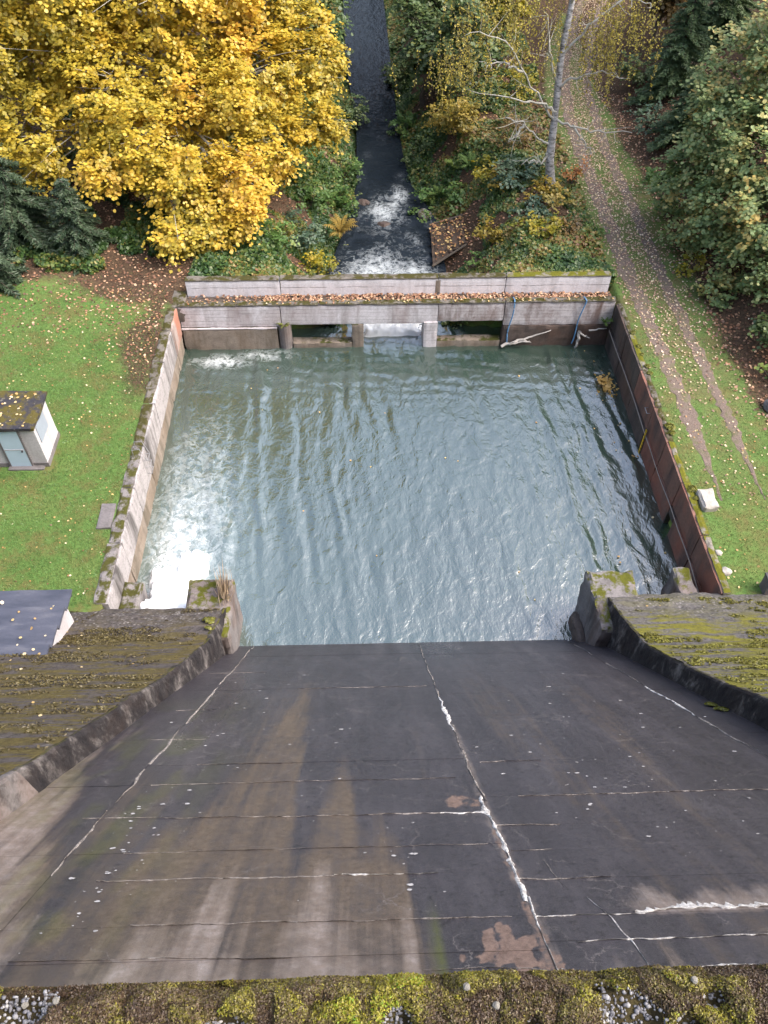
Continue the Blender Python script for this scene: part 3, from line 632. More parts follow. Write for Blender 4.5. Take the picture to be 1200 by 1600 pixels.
# piers at the foot, toe walls and the crest
part('pier', *rough_box(-6.58, -4.90, 15.0, 17.62, -2.5, 2.55, .16, .07, .08, 241, 1.3), M['pier'], dam)
part('pier', *rough_box(8.36, 10.10, 15.0, 17.70, -2.5, 2.55, .16, .07, .08, 243, 1.3), M['pier'], dam)
part('toe_wall', *rough_box(-9.35, -6.45, 14.6, 16.15, -2.5, 2.42, .2, .05, .06, 245), M['rubble'], dam)
part('toe_wall', *rough_box(10.0, 13.1, 14.6, 16.3, -2.5, 2.42, .2, .05, .06, 246), M['rubble'], dam)
part('pier_footing', *rough_box(8.05, 8.5, 15.3, 17.2, -2.5, .55, .16, .09, .12, 248), M['wall_dark'], dam)
part('crest_wall', *rough_box(-30, 32, -2.4, .12, 16.5, 24.86, 1.0, .02, .05, 247), M['slab_grey'], dam)
tag(part('ground_block', *rough_box(-9.40, -8.62, 16.2, 18.35, -2.5, 1.5, .14, .09, .12, 249, 1.6), M['rubble'], None), 'mossy rubble block in the corner between left pool wall and white jet', 'block').name = 'rubble_block'
tag(part('ground_block', *rough_box(11.92, 12.62, 16.34, 18.2, -2.5, 1.95, .12, .06, .07, 251, 1.6), M['pier'], None), 'yellow mossed concrete block at the foot of the brown right pool wall', 'block').name = 'corner_block'

# ------------------------------------------------------------------ pool side walls
lw = thing('pool_wall', 'pale concrete pool wall along the lawn on the left', 'wall', None, (-9.5, 25, 0))
ycut = [16.5, 19.3, 22.2, 24.6, 27.3, 30.2, 32.6, 34.5]
for i in range(len(ycut)-1):
    a, b = ycut[i]+.012, ycut[i+1]-.012
    part('panel', *rough_box(-9.62, -9.36+.012*vn(i*1.7, .3, 0, 3), a, b, 1.02, 2.60, .22, .014, .025, 260+i), M['wall_left_rust'] if i == 6 else M['wall_left'], lw)
    part('base_course', *rough_box(-9.60, -9.40+.03*vn(i*2.3, .6, 0, 4), a, b, -2.5, 1.0, .18, .05, .04, 270+i, 2.2), M['wall_low'], lw)
    part('coping', *rough_box(-9.92-.05*vn(i*1.3, .1, 0, 9), -9.42, a-.005, b+.005, 2.30, 2.65+.02*vn(i, .5, 0, 7), .16, .030, .05, 280+i, 2.4), M['rubble'] if i < 3 else M['coping'], lw)
part('joint_backing', *box_vf(-9.70, -9.56, 16.6, 34.4, -2.4, 2.25), M['joint_dark'], lw)
rw = thing('pool_wall', 'rust brown pool wall along the track on the right', 'wall', None, (13.3, 25, 0))
ycr = [16.45, 19.2, 22.0, 24.4, 26.6, 29.2, 31.9, 34.5]
for i in range(len(ycr)-1):
    a, b = ycr[i]+.010, ycr[i+1]-.010
    part('panel', *rough_box(13.12+.01*vn(i*1.7, .3, 0, 13), 13.36, a, b, 1.22, 2.60, .22, .014, .025, 290+i), M['wall_red'] if i < 5 else M['wall_dark'], rw)
    if i != 1:
        part('base_course', *rough_box(13.09+.02*vn(i*2.3, .6, 0, 14), 13.34, a, b, -2.5, 1.16, .18, .04, .03, 300+i, 2.2), M['wall_red'] if i in (0, 2, 3) else M['wall_dark'], rw)
    else:   # an outlet opening near the water
        for j, (p0, p1, q0, q1) in enumerate(((a, 21.35, -2.5, 1.16), (21.36, b, .72, 1.16), (21.36, b, -2.5, -.35), (21.87+.2, b, -.34, .71))):
            part('base_course', *rough_box(13.09, 13.34, p0, p1, q0, q1, .18, .03, .02, 310+j, 2.2), M['wall_dark'] if j else M['wall_red'], rw)
    part('coping', *rough_box(13.20, 13.50+.04*vn(i*1.3, .1, 0, 9), a-.005, b+.005, 2.30, 2.65+.02*vn(i, .5, 0, 17), .16, .030, .05, 320+i, 2.4), M['coping_lime'] if i in (0, 1, 2, 5) else M['coping'], rw)
part('joint_backing', *box_vf(13.33, 13.45, 16.6, 34.4, -2.4, 2.25), M['joint_dark'], rw)  # dark sheet behind the joints; also stands for shade inside the outlet opening
py = np.linspace(17.0, 34.2, 50); part('pipe', *tube_vf(np.stack([13.05+.015*np.sin(py*2), py, 1.16+.05*np.sin(py*.7)+.03*np.sin(py*2.1)], -1), .022, 6), M['brown_metal'], rw)
for zz in (2.2, 1.85): pass
hy = 26.95
part('step_iron', *tube_vf([(13.2, hy-.2, 2.1), (12.98, hy-.2, 2.1), (12.98, hy+.2, 2.1), (13.2, hy+.2, 2.1)], .016, 5), M['steel'], rw)
for k, zz in enumerate((2.35, 1.95, 1.55)):
    part('step_iron', *tube_vf([(-9.45, 23.98, zz), (-9.18, 23.98, zz), (-9.18, 24.4, zz), (-9.45, 24.4, zz)], .016, 5), M['steel'], lw)
part('grab_rail', *tube_vf([(-9.72, 23.95, 2.6), (-9.72, 23.95, 3.0), (-9.4, 23.95, 3.05), (-9.2, 23.95, 2.35)], .018, 5), M['steel'], lw)
part('grab_rail', *tube_vf([(-9.72, 24.45, 2.6), (-9.72, 24.45, 3.0), (-9.4, 24.45, 3.05), (-9.2, 24.45, 2.35)], .018, 5), M['steel'], lw)
# staff gauge
def gauge_mat():
    t = NT('yellow_gauge'); sx = t.node('ShaderNodeSeparateXYZ'); t.l.new(t.pos.outputs['Position'], sx.inputs[0])
    fr = t.math('FRACT', t.math('MULTIPLY', sx.outputs[2], 5)); c = t.ramp(fr, [(0.0, (.72, .45, .02)), (.62, (.72, .45, .02)), (.63, (.05, .04, .02)), (.80, (.05, .04, .02)), (.81, (.72, .45, .02))])
    return t.fin(c, .5, .4)
gp = thing('staff_gauge', 'yellow water level gauge board on the brown right wall', 'gauge', None, (13.0, 26.3, -.3))
part('board', *box_vf(13.0, 13.03, 26.24, 26.36, -.3, 1.55), gauge_mat(), gp)
part('bracket', *box_vf(13.032, 13.12, 26.27, 26.33, .9, .96), M['steel'], gp)
part('bracket', *box_vf(13.032, 13.12, 26.27, 26.33, .1, .16), M['steel'], gp)

# ------------------------------------------------------------------ far wall with footbridge
fb = thing('weir_footbridge', 'long pale concrete weir wall carrying a leaf strewn footbridge across the pool end', 'weir', None, (1.8, 35, 0))
def fpart(name, a, m, seed, res=.2, amp=.012, bev=.02): return part(name, *rough_box(*a, res, amp, bev, seed, 2.0), M[m], fb)
Y0 = 34.53
fpart('panel', (-9.36, -4.17, Y0, Y0+.30, 1.36, 2.58), 'wall_pale', 401)
fpart('panel', (-4.15, 3.96, Y0, Y0+.30, 1.46, 2.60), 'wall_pale', 402)
fpart('panel', (3.98, 7.40, Y0+.004, Y0+.30, 1.58, 2.62), 'wall_worn', 403)
fpart('panel', (7.42, 13.12, Y0, Y0+.30, 1.30, 2.66), 'wall_worn', 404)
for i, (a, b) in enumerate(((-9.36, -6.4), (-6.38, -2.2), (-2.18, 2.4), (2.42, 7.4), (7.42, 13.12))):
    fpart('kerb', (a, b, Y0-.04, Y0+.36, 2.60+i*.02, 2.70+i*.02), 'coping', 405+i, .13, .03, .03)
fpart('plinth', (-9.36, -4.40, Y0-.10, Y0+.40, -2.5, 1.33), 'wall_low', 411, .2, .03, .04)
fpart('plinth', (7.42, 13.12, Y0-.06, Y0+.40, -2.5, 1.27), 'wall_dark', 412, .2, .05, .05)
fpart('ledge', (-9.36, -4.40, Y0-.13, Y0-.02, 1.28, 1.36), 'wall_pale', 413, .2, .02, .02)
fpart('sill', (-3.68, -.50, Y0-.05, Y0+.5, -2.5, .30), 'wall_low', 414, .2, .03, .04)
fpart('sill', (4.02, 7.40, Y0-.05, Y0+.5, -2.5, .36), 'wall_low', 415, .2, .03, .04)
fpart('pillar', (-.50, .10, Y0-.06, Y0+1.2, -2.5, 1.46), 'wall_low', 416, .15, .02, .03)
fpart('pillar', (3.26, 4.00, Y0-.08, Y0+1.2, -2.5, 1.58), 'wall_pale', 417, .15, .02, .03)
# rounded mossy nose at the left opening
th = np.linspace(0, 2*np.pi, 17)[:-1]; zz = lin(-2.4, 1.5, .25)
nv = np.array([[-4.03+.36*math.cos(a)*(1+.06*vn(z*3, a*2)), Y0+.22+.42*math.sin(a)*(1+.06*vn(z*3, a*2+9)), z] for z in zz for a in th])
ii, jj = np.meshgrid(np.arange(len(zz)-1), np.arange(16), indexing='ij')
nf = np.stack([ii*16+jj, ii*16+(jj+1) % 16, (ii+1)*16+(jj+1) % 16, (ii+1)*16+jj], -1).reshape(-1, 4)
part('nose', nv, [nf, np.arange(len(nv)-16, len(nv))[None]], M['pier'], fb)
fpart('deck', (-9.36, 13.12, Y0+.31, Y0+1.12, 1.9, 2.46), 'deck', 418, .3, .015, .02)
for i, (a, b) in enumerate(((-9.0, -4.17), (-4.15, 4.0), (4.02, 7.5), (7.52, 12.95))):
    fpart('parapet', (a, b, Y0+1.14, Y0+1.50, 1.7, 3.33+.025*i), 'parapet', 420+i, .2, .010, .02)
    fpart('parapet_cap', (a-.004, b+.004, Y0+1.11, Y0+1.56, 3.34+.025*i, 3.43+.025*i), 'coping_lime' if i == 3 else 'coping', 430+i, .13, .025, .03)
part('stain_patch', *rough_box(3.86, 4.12, Y0+1.128, Y0+1.16, 2.55, 3.30, .08, .012, .01, 441), M['wall_low'], fb)
# end return on the left
fpart('return_wall', (-9.75, -9.02, Y0+.0, Y0+1.50, 1.6, 2.62), 'coping', 442, .16, .03, .05)

# hoses, driftwood
def hose(label, x0, x1, seed):
    z = np.linspace(0, 1, 22); zz = np.concatenate([[2.50, 2.72, 2.84], 2.80-z*2.62]); yy = np.concatenate([[Y0+.62, Y0+.42, Y0+.05], Y0-.09+.02*np.sin(z*9+seed)-.05*sst(.6, 1, z)])
    xx = np.concatenate([[x0-.02, x0, x0], x0+(x1-x0)*z+.05*np.sin(z*7+seed)])
    V, F = tube_vf(np.stack([xx, yy, zz], -1), .036, 7)
    return tag(mk('hanging_hose', V, F, M['blue_rope']), label, 'hose', 'blue hoses over the weir wall')
hose('blue hose hanging over the weir wall beside the right opening', 7.85, 7.72, 0)
hose('blue hose hanging over the weir wall near the right corner', 11.52, 11.22, 2)
rg = np.random.default_rng(11)
dw = thing('driftwood', 'bleached driftwood branch lodged against the weir wall by the blue hose', 'branch', None, (7.6, 34.35, .3))
def crooked(a, b, n, j, r0, r1, sides=6):
    a, b = np.array(a, float), np.array(b, float); t = np.linspace(0, 1, n)[:, None]
    P = a+(b-a)*t; P[1:-1] += rg.normal(0, j, (n-2, 3)); return tube_vf(P, np.linspace(r0, r1, n), sides)
part('stem', *crooked((7.45, 34.25, .12), (10.0, 34.36, 1.08), 12, .035, .085, .02), M['driftwood'], dw)
part('side_branch', *crooked((8.0, 34.28, .30), (8.9, 34.15, .55), 7, .03, .06, .02), M['driftwood'], dw)
part('side_branch', *crooked((7.8, 34.28, .25), (8.1, 34.1, .55), 6, .03, .05, .02), M['driftwood'], dw)
part('side_branch', *crooked((8.6, 34.3, .5), (9.0, 34.15, .42), 6, .03, .05, .015), M['driftwood'], dw)
dw2 = thing('driftwood', 'white snagged root hanging below the hose near the right corner', 'root', None, (11.4, 34.3, .3))
part('stem', *crooked((11.55, 34.36, .95), (11.42, 34.22, .02), 8, .03, .10, .05), M['driftwood'], dw2)
part('side_branch', *crooked((11.55, 34.33, .85), (12.1, 34.25, .62), 6, .04, .06, .02), M['driftwood'], dw2)
part('side_branch', *crooked((12.0, 34.33, 1.05), (12.9, 34.28, 1.2), 6, .05, .05, .02), M['driftwood'], dw2)

# ------------------------------------------------------------------ huts, slabs, stones
def roof_moss_mat():
    t = NT('mossy_roof'); a = t.noise(1.1, 5, .65)
    c = t.ramp(a, [(.35, (.030, .032, .045)), (.47, (.045, .042, .045)), (.53, (.085, .072, .020)), (.7, (.060, .045, .024))])
    c = t.mix(t.ramp(t.noise(5, 5, .7), [(.6, 0.0), (.68, .8)]), c, (.20, .185, .16)); t.bump(t.noise(9, 5, .7), .8, .05); return t.fin(c, .95, .15)
M['render'] = concrete('whitewashed_render', (.42, .405, .43), (.53, .51, .54), (.30, .28, .285), .5)
M['blue_door'] = plain('pale_blue_paint', (.42, .53, .64), .5, .08, 3)
M['grey_blue'] = plain('grey_blue_sheet', (.26, .30, .36), .5, .15, 3)
hut = thing('hut', 'small whitewashed hut with a mossy flat roof standing on the left lawn', 'hut', None, (-14.6, 24.4, 2.58))
part('wall', *rough_box(-16.0, -13.16, 23.52, 25.36, 2.5, 4.76, .25, .006, .012, 451), M['render'], hut)
part('roof', *rough_box(-16.2, -13.02, 23.30, 25.58, 4.77, 4.95, .2, .03, .03, 452), roof_moss_mat(), hut)
dr = part('door', *box_vf(-14.66, -13.84, 23.46, 23.515, 2.62, 4.63), M['blue_door'], hut)
part('handle', *box_vf(-13.97, -13.91, 23.39, 23.46, 3.52, 3.58), M['dark_post'], hut).parent = dr
part('door_seam', *box_vf(-14.64, -13.86, 23.445, 23.458, 3.60, 3.64), M['render'], hut)
part('step', *rough_box(-14.8, -13.3, 23.26, 23.50, 2.5, 2.66, .2, .01, .02, 453), M['slab_grey'], hut)
for bx in ((-14.74, -14.665, 2.62, 4.64), (-13.835, -13.76, 2.62, 4.64)): part('door_frame', *box_vf(bx[0], bx[1], 23.455, 23.512, bx[2], bx[3]), M['slab_grey'], hut)
part('lintel', *box_vf(-14.74, -13.76, 23.45, 23.512, 4.645, 4.71), M['slab_grey'], hut)
part('plinth', *rough_box(-16.03, -13.12, 23.49, 25.39, 2.45, 2.80, .2, .012, .02, 455), M['slab_grey'], hut)
part('side_panel', *box_vf(-13.158, -13.13, 23.72, 24.75, 3.75, 4.60), M['grey_blue'], hut)  # plain grey-blue panel high on the side wall
def felt_mat():
    t = NT('roofing_felt'); c = t.ramp(t.noise(1.2, 5, .6, .2, t.coord((.6, 2.0, 1))), [(.3, (.040, .046, .068)), (.55, (.066, .072, .10)), (.75, (.12, .122, .145))])
    c = t.mix(t.ramp(t.noise(7, 5, .7), [(.55, 0.0), (.75, .5)]), c, (.05, .05, .06)); t.bump(t.noise(5, 5, .7), .4, .03); return t.fin(c, .55, .4)
M['felt'] = felt_mat()
sh = thing('shed', 'low shed with a blue grey felt roof tucked against the left dam face', 'shed', None, (-13, 14, 2.6))
part('wall', *rough_box(-16.5, -10.22, 12.6, 15.50, 2.4, 4.56, .3, .006, .01, 461), M['render'], sh)
for i, (a, b) in enumerate(((12.5, 13.35), (13.3, 14.15), (14.1, 14.95), (14.9, 15.72))):     # overlapping felt courses
    z = 5.10-.15*i
    part('felt_course', *rough_box(-16.7, -9.92+.012*i, a, b, z-.06+.02*(i % 2), z+.05, .16, .018, .012, 462+i), M['felt'], sh)
part('fascia', *box_vf(-16.7, -9.955, 15.60, 15.69, 4.42, 4.60), M['dark_post'], sh)
tag(part('stone_slab', *rough_box(-10.52, -9.95, 20.05, 21.34, 2.5, 2.66, .12, .03, .03, 471), M['slab_grey'], None), 'flat grey concrete slab in the grass beside the left pool wall', 'slab')
wb = tag(part('stone_block', *rough_box(13.56, 14.18, 20.42, 21.46, 2.4, 2.86, .1, .04, .05, 472, 2.2), M['white_stone'], None), 'pale square stone block in the grass behind the right pool wall', 'stone block')
def rock(name, label, cat, x, y, z, r, mat, seed, squash=.7, group=None, n=12):
    th = np.linspace(0, np.pi, n//2+2)[1:-1]; ph = np.arange(n)*2*np.pi/n
    T, Pp = np.meshgrid(th, ph, indexing='ij')
    D = np.stack([np.sin(T)*np.cos(Pp), np.sin(T)*np.sin(Pp), np.cos(T)], -1).reshape(-1, 3)
    D = np.concatenate([D, [[0, 0, 1], [0, 0, -1]]])
    k = 1+.38*fbm(D[:, 0]*1.5+seed, D[:, 1]*1.5, D[:, 2]*1.5, 3, seed)
    V = D*(k*r)[:, None]*np.array([1, 1, squash]); m = n//2
    i, j = np.meshgrid(np.arange(m-1), np.arange(n), indexing='ij')
    F = np.stack([i*n+j, (i+1)*n+j, (i+1)*n+(j+1) % n, i*n+(j+1) % n], -1).reshape(-1, 4)
    jn = np.arange(n); T1 = np.stack([np.full(n, m*n), jn, (jn+1) % n], -1); T2 = np.stack([np.full(n, m*n+1), (m-1)*n+(jn+1) % n, (m-1)*n+jn], -1)
    o = mk(name, V, [F, np.concatenate([T1, T2])], M[mat], None, None, False); o.location = (x, y, z)
    return tag(o, label, cat, group) if label else o
rock('stone', 'larger pale stone against the near end of the right wall coping', 'stone', 13.62, 17.45, 2.6, .20, 'white_stone', 3, .6)
rock('stone', 'smaller pale stone further along the right wall coping', 'stone', 13.60, 18.35, 2.6, .14, 'white_stone', 5, .6)
rock('boulder', 'dark boulder half hidden under the bush at the right frame edge', 'boulder', 18.45, 26.4, 2.75, .42, 'slab_grey', 7, .8)
rock('boulder', 'mossy rock in the left opening under the footbridge', 'boulder', -1.2, 36.5, -.75, .55, 'rubble', 8, .8)
rock('boulder', 'brown rock behind the left opening of the weir', 'boulder', -2.6, 36.5, -.65, .60, 'rubble', 9, .7)
rock('boulder', 'grey rock behind the right opening of the weir', 'boulder', 5.0, 36.5, -.70, .55, 'rubble', 10, .7)
rock('boulder', 'wet rock breaking the middle of the stream rapids', 'boulder', 1.55, 48.1, -.85, .50, 'wall_dark', 12, .6)
rock('boulder', 'wet rock at the left edge of the upper rapids', 'boulder', .35, 50.8, -.75, .45, 'wall_dark', 13, .7)
rock('boulder', 'low rock at the right edge of the stream above the timber apron', 'boulder', 4.3, 49.0, -.6, .5, 'rubble', 14, .6)
gp2 = thing('gate_post', 'dark metal post cut by the right frame edge above the mossy dam face', 'post', None, (14.75, 16.6, 2.5))
part('post', *rough_box(14.66, 14.9, 16.35, 16.85, 2.3, 3.25, .15, .01, .02, 475), M['slab_grey'], gp2)
part('cap', *box_vf(14.64, 14.92, 16.33, 16.87, 3.26, 3.32), M['dark_post'], gp2)
# old timber apron on the right stream bank
ap = thing('timber_apron', 'weathered brown plank apron on the right bank beside the rapids', 'planks', None, (5.6, 45, 0))
M['plank'] = plain('rotten_plank', (.075, .055, .042), .95, .6, 7)
for i in range(12):
    u = i/11.; xa, xb = 4.50+u*2.35, 4.62+u*2.25
    ya, yb = 42.9+u*2.0, 47.2+u*.35
    w = .098; z = -.42+.55*u
    V = np.array([(xa-w, ya, z), (xa+w, ya, z+.04), (xb+w, yb, z+.10), (xb-w, yb, z+.06)])+np.array([0, 0, .03*rg.normal()])
    V = np.concatenate([V, V-np.array([0, 0, .07])]); F = np.array([(0, 1, 2, 3), (4, 7, 6, 5), (0, 4, 5, 1), (1, 5, 6, 2), (2, 6, 7, 3), (3, 7, 4, 0)])
    part('plank', V, F, M['plank'], ap)
part('beam', *tube_vf([(4.35, 42.75, -.42), (7.0, 44.75, .12)], .07, 6), M['bark'], ap)
part('beam', *tube_vf([(4.45, 47.35, -.34), (7.0, 47.7, .25)], .07, 6), M['bark'], ap)

# ------------------------------------------------------------------ foliage
TPL = {'pent': np.array([(-.5, 0, 0), (-.28, .46, .05), (.30, .42, .0), (.55, 0, -.08), (.30, -.42, .0), (-.28, -.46, .05)]),
       'leaf': np.array([(-.55, 0, .0), (0, .30, .06), (.55, 0, -.06), (0, -.30, .06)]),
       'needle': np.array([(-.55, 0, .0), (0, .15, .04), (.55, 0, -.05), (0, -.15, .04)]),
       'blade': np.array([(-.5, -.10, 0), (.5, 0, .1), (-.5, .10, 0)])}
def leaf_vf(C, N, size, rg, shape='pent', flat=.35, along=None):
    """one small face per leaf: centres C, preferred normals N, sizes"""
    n = len(C); T = TPL[shape]; k = len(T)
    N = N+rg.normal(0, flat, (n, 3)); N /= np.linalg.norm(N, axis=1)[:, None]+1e-9
    R = rg.normal(0, 1, (n, 3)) if along is None else along+rg.normal(0, .25, (n, 3))
    U = R-(R*N).sum(1)[:, None]*N; U /= np.linalg.norm(U, axis=1)[:, None]+1e-9; Vv = np.cross(N, U)
    s = np.broadcast_to(size, (n,))*rg.uniform(.7, 1.3, n)
    P = C[:, None]+s[:, None, None]*(T[None, :, 0, None]*U[:, None]+T[None, :, 1, None]*Vv[:, None]+T[None, :, 2, None]*N[:, None])
    return P.reshape(-1, 3), np.arange(n*k).reshape(n, k)
def clusters(lobes, per, rg, surf=.55, low=-1.0):
    """cluster centres spread through ellipsoid lobes (x,y,z,rx,ry,rz), denser towards the outside"""
    C, O = [], []
    for L in lobes:
        c = np.array(L[:3]); r = np.array(L[3:6]) if len(L) >= 6 else np.array([L[3]]*3)
        n = int(per*(r[0]*r[1]*r[2])**(2/3.)/2.5)
        D = rg.normal(0, 1, (n, 3)); D /= np.linalg.norm(D, axis=1)[:, None]; D[:, 2] = np.maximum(D[:, 2], low)
        rr = (surf+(1-surf)*rg.uniform(0, 1, n))**.7
        C.append(c+D*r*rr[:, None]); O.append(D)
    return np.concatenate(C), np.concatenate(O)
def crown_arrays(lobes, per, leaves, lsize, crad, rg, shape='pent', surf=.55, droop=.25, up=.55, low=-1.0, tintf=None):
    C, O = clusters(lobes, per, rg, surf, low); m = len(C)
    # each cluster is a flattened spray reaching out and slightly down
    tilt = O*np.array([1, 1, .35])+rg.normal(0, .45, (m, 3)); tilt /= np.linalg.norm(tilt, axis=1)[:, None]
    A = np.repeat(np.arange(m), leaves); n = len(A)
    a = rg.normal(0, .55, n); b = rg.normal(0, .38, n); c = rg.normal(0, .16, n)
    side = np.cross(tilt, np.array([0, 0, 1.0])); side /= np.linalg.norm(side, axis=1)[:, None]+1e-9
    upv = np.cross(side, tilt)
    cr = crad*rg.uniform(.6, 1.35, m)[A][:, None]
    P = C[A]+cr*(a[:, None]*tilt[A]+b[:, None]*side[A]+c[:, None]*upv[A]); P[:, 2] -= droop*cr[:, 0]*np.clip(a, 0, 2)**2
    N = upv[A]*1.0+np.array([0, 0, up])+O[A]*.55
    V, F = leaf_vf(P, N, lsize, rg, shape, .45)
    ct = rg.uniform(0, 1, m) if tintf is None else np.clip(tintf(C, rg), 0, 1)
    t = np.clip(.62*ct[A]+.38*rg.uniform(0, 1, n), 0, 1)
    return V, F, t, C
def tree_wood(parent, base, lobes, r0, rg, mat, name='limb', n_extra=0, trunk_top=None):
    base = np.array(base, float); top = np.array(trunk_top if trunk_top is not None else np.mean([l[:3] for l in lobes], 0)+np.array([0, 0, 1.0]))
    t = np.linspace(0, 1, 9)[:, None]; P = base+(top-base)*t; P[1:-1] += rg.normal(0, .10, (7, 3)); P[0, 2] -= .3
    R = r0*(1-.72*t[:, 0]); R[0] *= 1.35
    part('trunk', *tube_vf(P, R, 9), mat, parent, None, True)
    for L in lobes:
        e = np.array(L[:3]); q = np.clip((e[2]-base[2])/(top[2]-base[2]+1e-6)*.75, .18, .85); s = base+(top-base)*q
        tt = np.linspace(0, 1, 8)[:, None]; Q = s+(e-s)*tt; Q[:, 2] += .8*np.sin(tt[:, 0]*np.pi)*.6; Q[1:-1] += rg.normal(0, .12, (6, 3))
        parts = [tube_vf(Q, np.linspace(r0*.34, r0*.08, 8), 6)]
        rl = L[3]
        for _ in range(11):
            s2 = Q[rg.integers(3, 8)]; e2 = e+rg.normal(0, .5, 3)*np.array([rl, rl, rl*.8]); mid = (s2+e2)/2+rg.normal(0, .15, 3)
            parts.append(tube_vf([s2, mid, e2], [r0*.10, r0*.06, r0*.02], 4))
        V, F = merge(parts); part(name, V, F, mat, parent, None, True)
FM = {}
FM['yellow'] = foliage('yellow_maple_leaves', [(0.0, (.24, .22, .045)), (.22, (.40, .33, .045)), (.45, (.60, .45, .055)), (.75, (.68, .47, .065)), (1.0, (.72, .43, .085))], .45)
FM['olive'] = foliage('yellow_green_leaves', [(0.0, (.10, .13, .018)), (.5, (.24, .22, .02)), (1.0, (.50, .36, .02))])
FM['green'] = foliage('green_maple_leaves', [(0.0, (.095, .165, .060)), (.40, (.175, .255, .095)), (.62, (.28, .335, .13)), (.80, (.46, .41, .15)), (1.0, (.70, .49, .15))])
FM['birch'] = foliage('birch_leaves', [(0.0, (.17, .15, .03)), (.5, (.31, .26, .04)), (1.0, (.48, .38, .05))])
FM['dark'] = foliage('dark_green_leaves', [(0.0, (.042, .076, .030)), (.5, (.085, .135, .048)), (.85, (.15, .19, .056)), (1.0, (.28, .24, .06))])
FM['fresh'] = foliage('fresh_green_leaves', [(0.0, (.045, .105, .025)), (.5, (.090, .175, .042)), (.85, (.17, .24, .06)), (1.0, (.34, .31, .06))])
FM['brown'] = foliage('russet_leaves', [(0.0, (.055, .050, .022)), (.4, (.13, .085, .03)), (.75, (.24, .15, .045)), (1.0, (.34, .19, .05))])
FM['gold'] = foliage('gold_brown_leaves', [(0.0, (.13, .125, .022)), (.5, (.26, .20, .03)), (1.0, (.40, .27, .04))])
FM['teal'] = foliage('blue_green_leaves', [(0.0, (.035, .075, .050)), (.5, (.075, .130, .080)), (1.0, (.16, .20, .10))])
FM['orange'] = foliage('orange_leaves', [(0.0, (.16, .07, .025)), (.5, (.36, .14, .035)), (1.0, (.50, .22, .05))])
FM['spruce'] = foliage('spruce_needles', [(0.0, (.065, .110, .050)), (.6, (.115, .175, .078)), (1.0, (.18, .235, .105))], .15)
FM['spruce_shaded'] = foliage('shaded_spruce_needles', [(0.0, (.030, .050, .028)), (.6, (.056, .090, .048)), (1.0, (.095, .13, .072))], .12)  # darker needle copy: shade on the left spruces put into the colour
FM['litter'] = foliage('fallen_leaves', [(0.0, (.09, .05, .03)), (.3, (.22, .10, .05)), (.5, (.40, .22, .08)), (.75, (.55, .40, .16)), (1.0, (.68, .58, .40))], .15)
FM['litter_red'] = foliage('fallen_red_leaves', [(0.0, (.09, .05, .034)), (.4, (.21, .105, .065)), (.75, (.40, .22, .13)), (1.0, (.62, .45, .30))], .15)
FM['litter_pink'] = foliage('fallen_pink_leaves', [(0.0, (.11, .07, .055)), (.3, (.24, .145, .11)), (.55, (.42, .28, .20)), (.8, (.52, .42, .24)), (1.0, (.68, .58, .46))], .15)
FM['grass'] = foliage('grass_blades', [(0.0, (.056, .115, .032)), (.6, (.105, .200, .054)), (1.0, (.19, .24, .085))], .2)
FM['straw'] = foliage('dry_straw', [(0.0, (.30, .22, .14)), (1.0, (.55, .44, .32))], .2)

def tree(name, label, base, lobes, fm, per, leaves, lsize, crad, r0, seed, shape='pent', group=None, bark='bark', trunk_top=None, surf=.55, cat='tree', tintf=None):
    rg = np.random.default_rng(seed); t = thing(name, label, cat, group, base)
    tree_wood(t, base, lobes, r0, rg, M[bark], trunk_top=trunk_top)
    V, F, tint, C = crown_arrays(lobes, per, leaves, lsize, crad, rg, shape, surf, tintf=tintf)
    part('crown', V, F, FM[fm], t, {'tint': ('FACE', tint)}); return t
# the big yellow maple over the stream's left bank
ml = [(-17.9, 49, 10.0, 3.2), (-18.0, 43.5, 7.2, 2.6), (-14.0, 46, 8.6, 3.0), (-15.4, 51, 9.7, 3.2), (-11.8, 43.2, 7.0, 2.6), (-9.5, 51, 9.6, 3.2), (-9.2, 47, 7.7, 2.9),
      (-9.4, 41.6, 5.3, 2.1), (-6.6, 42.0, 5.6, 1.9), (-5.9, 49, 8.4, 2.8), (-3.6, 51.6, 9.4, 2.2), (-3.0, 47.6, 6.2, 1.7), (-4.9, 45.6, 5.6, 2.0), (-8.0, 40.3, 3.9, 1.35), (-10.0, 39.3, 3.7, 1.2),
      (-13.4, 41.4, 6.3, 1.5), (-11, 50, 13, 4.0), (-16, 48, 13.5, 4.0), (-6.5, 52, 12.5, 3.4), (-10, 52, 19, 4.6), (-15, 52, 20, 4.6), (-11.5, 54, 25, 4.5), (-5.5, 54, 18, 3.6), (-2.3, 50.2, 8.2, 1.7), (-1.9, 47.4, 6.0, 1.2), (-8.6, 39.8, 3.5, 1.1), (-6.4, 40.6, 4.3, 1.2), (-20.5, 46, 11, 3.5), (-13.5, 53, 12.5, 3.8), (-6.9, 45.6, 8.0, 2.2)]  # highest lobes lie out of view, added to darken the pool reflection
tree('maple_tree', 'huge golden yellow maple filling the upper left beside the stream', (-10.8, 47.5, 2.5), ml, 'yellow', 56, 40, .175, .62, .42, 501, surf=.45, tintf=lambda C, rg: .44+.85*fbm(C[:, 0]*.33, C[:, 1]*.33, C[:, 2]*.33, 2, 77)+rg.normal(0, .16, len(C)), trunk_top=(-10.8, 51, 22), bark='twig_pale')
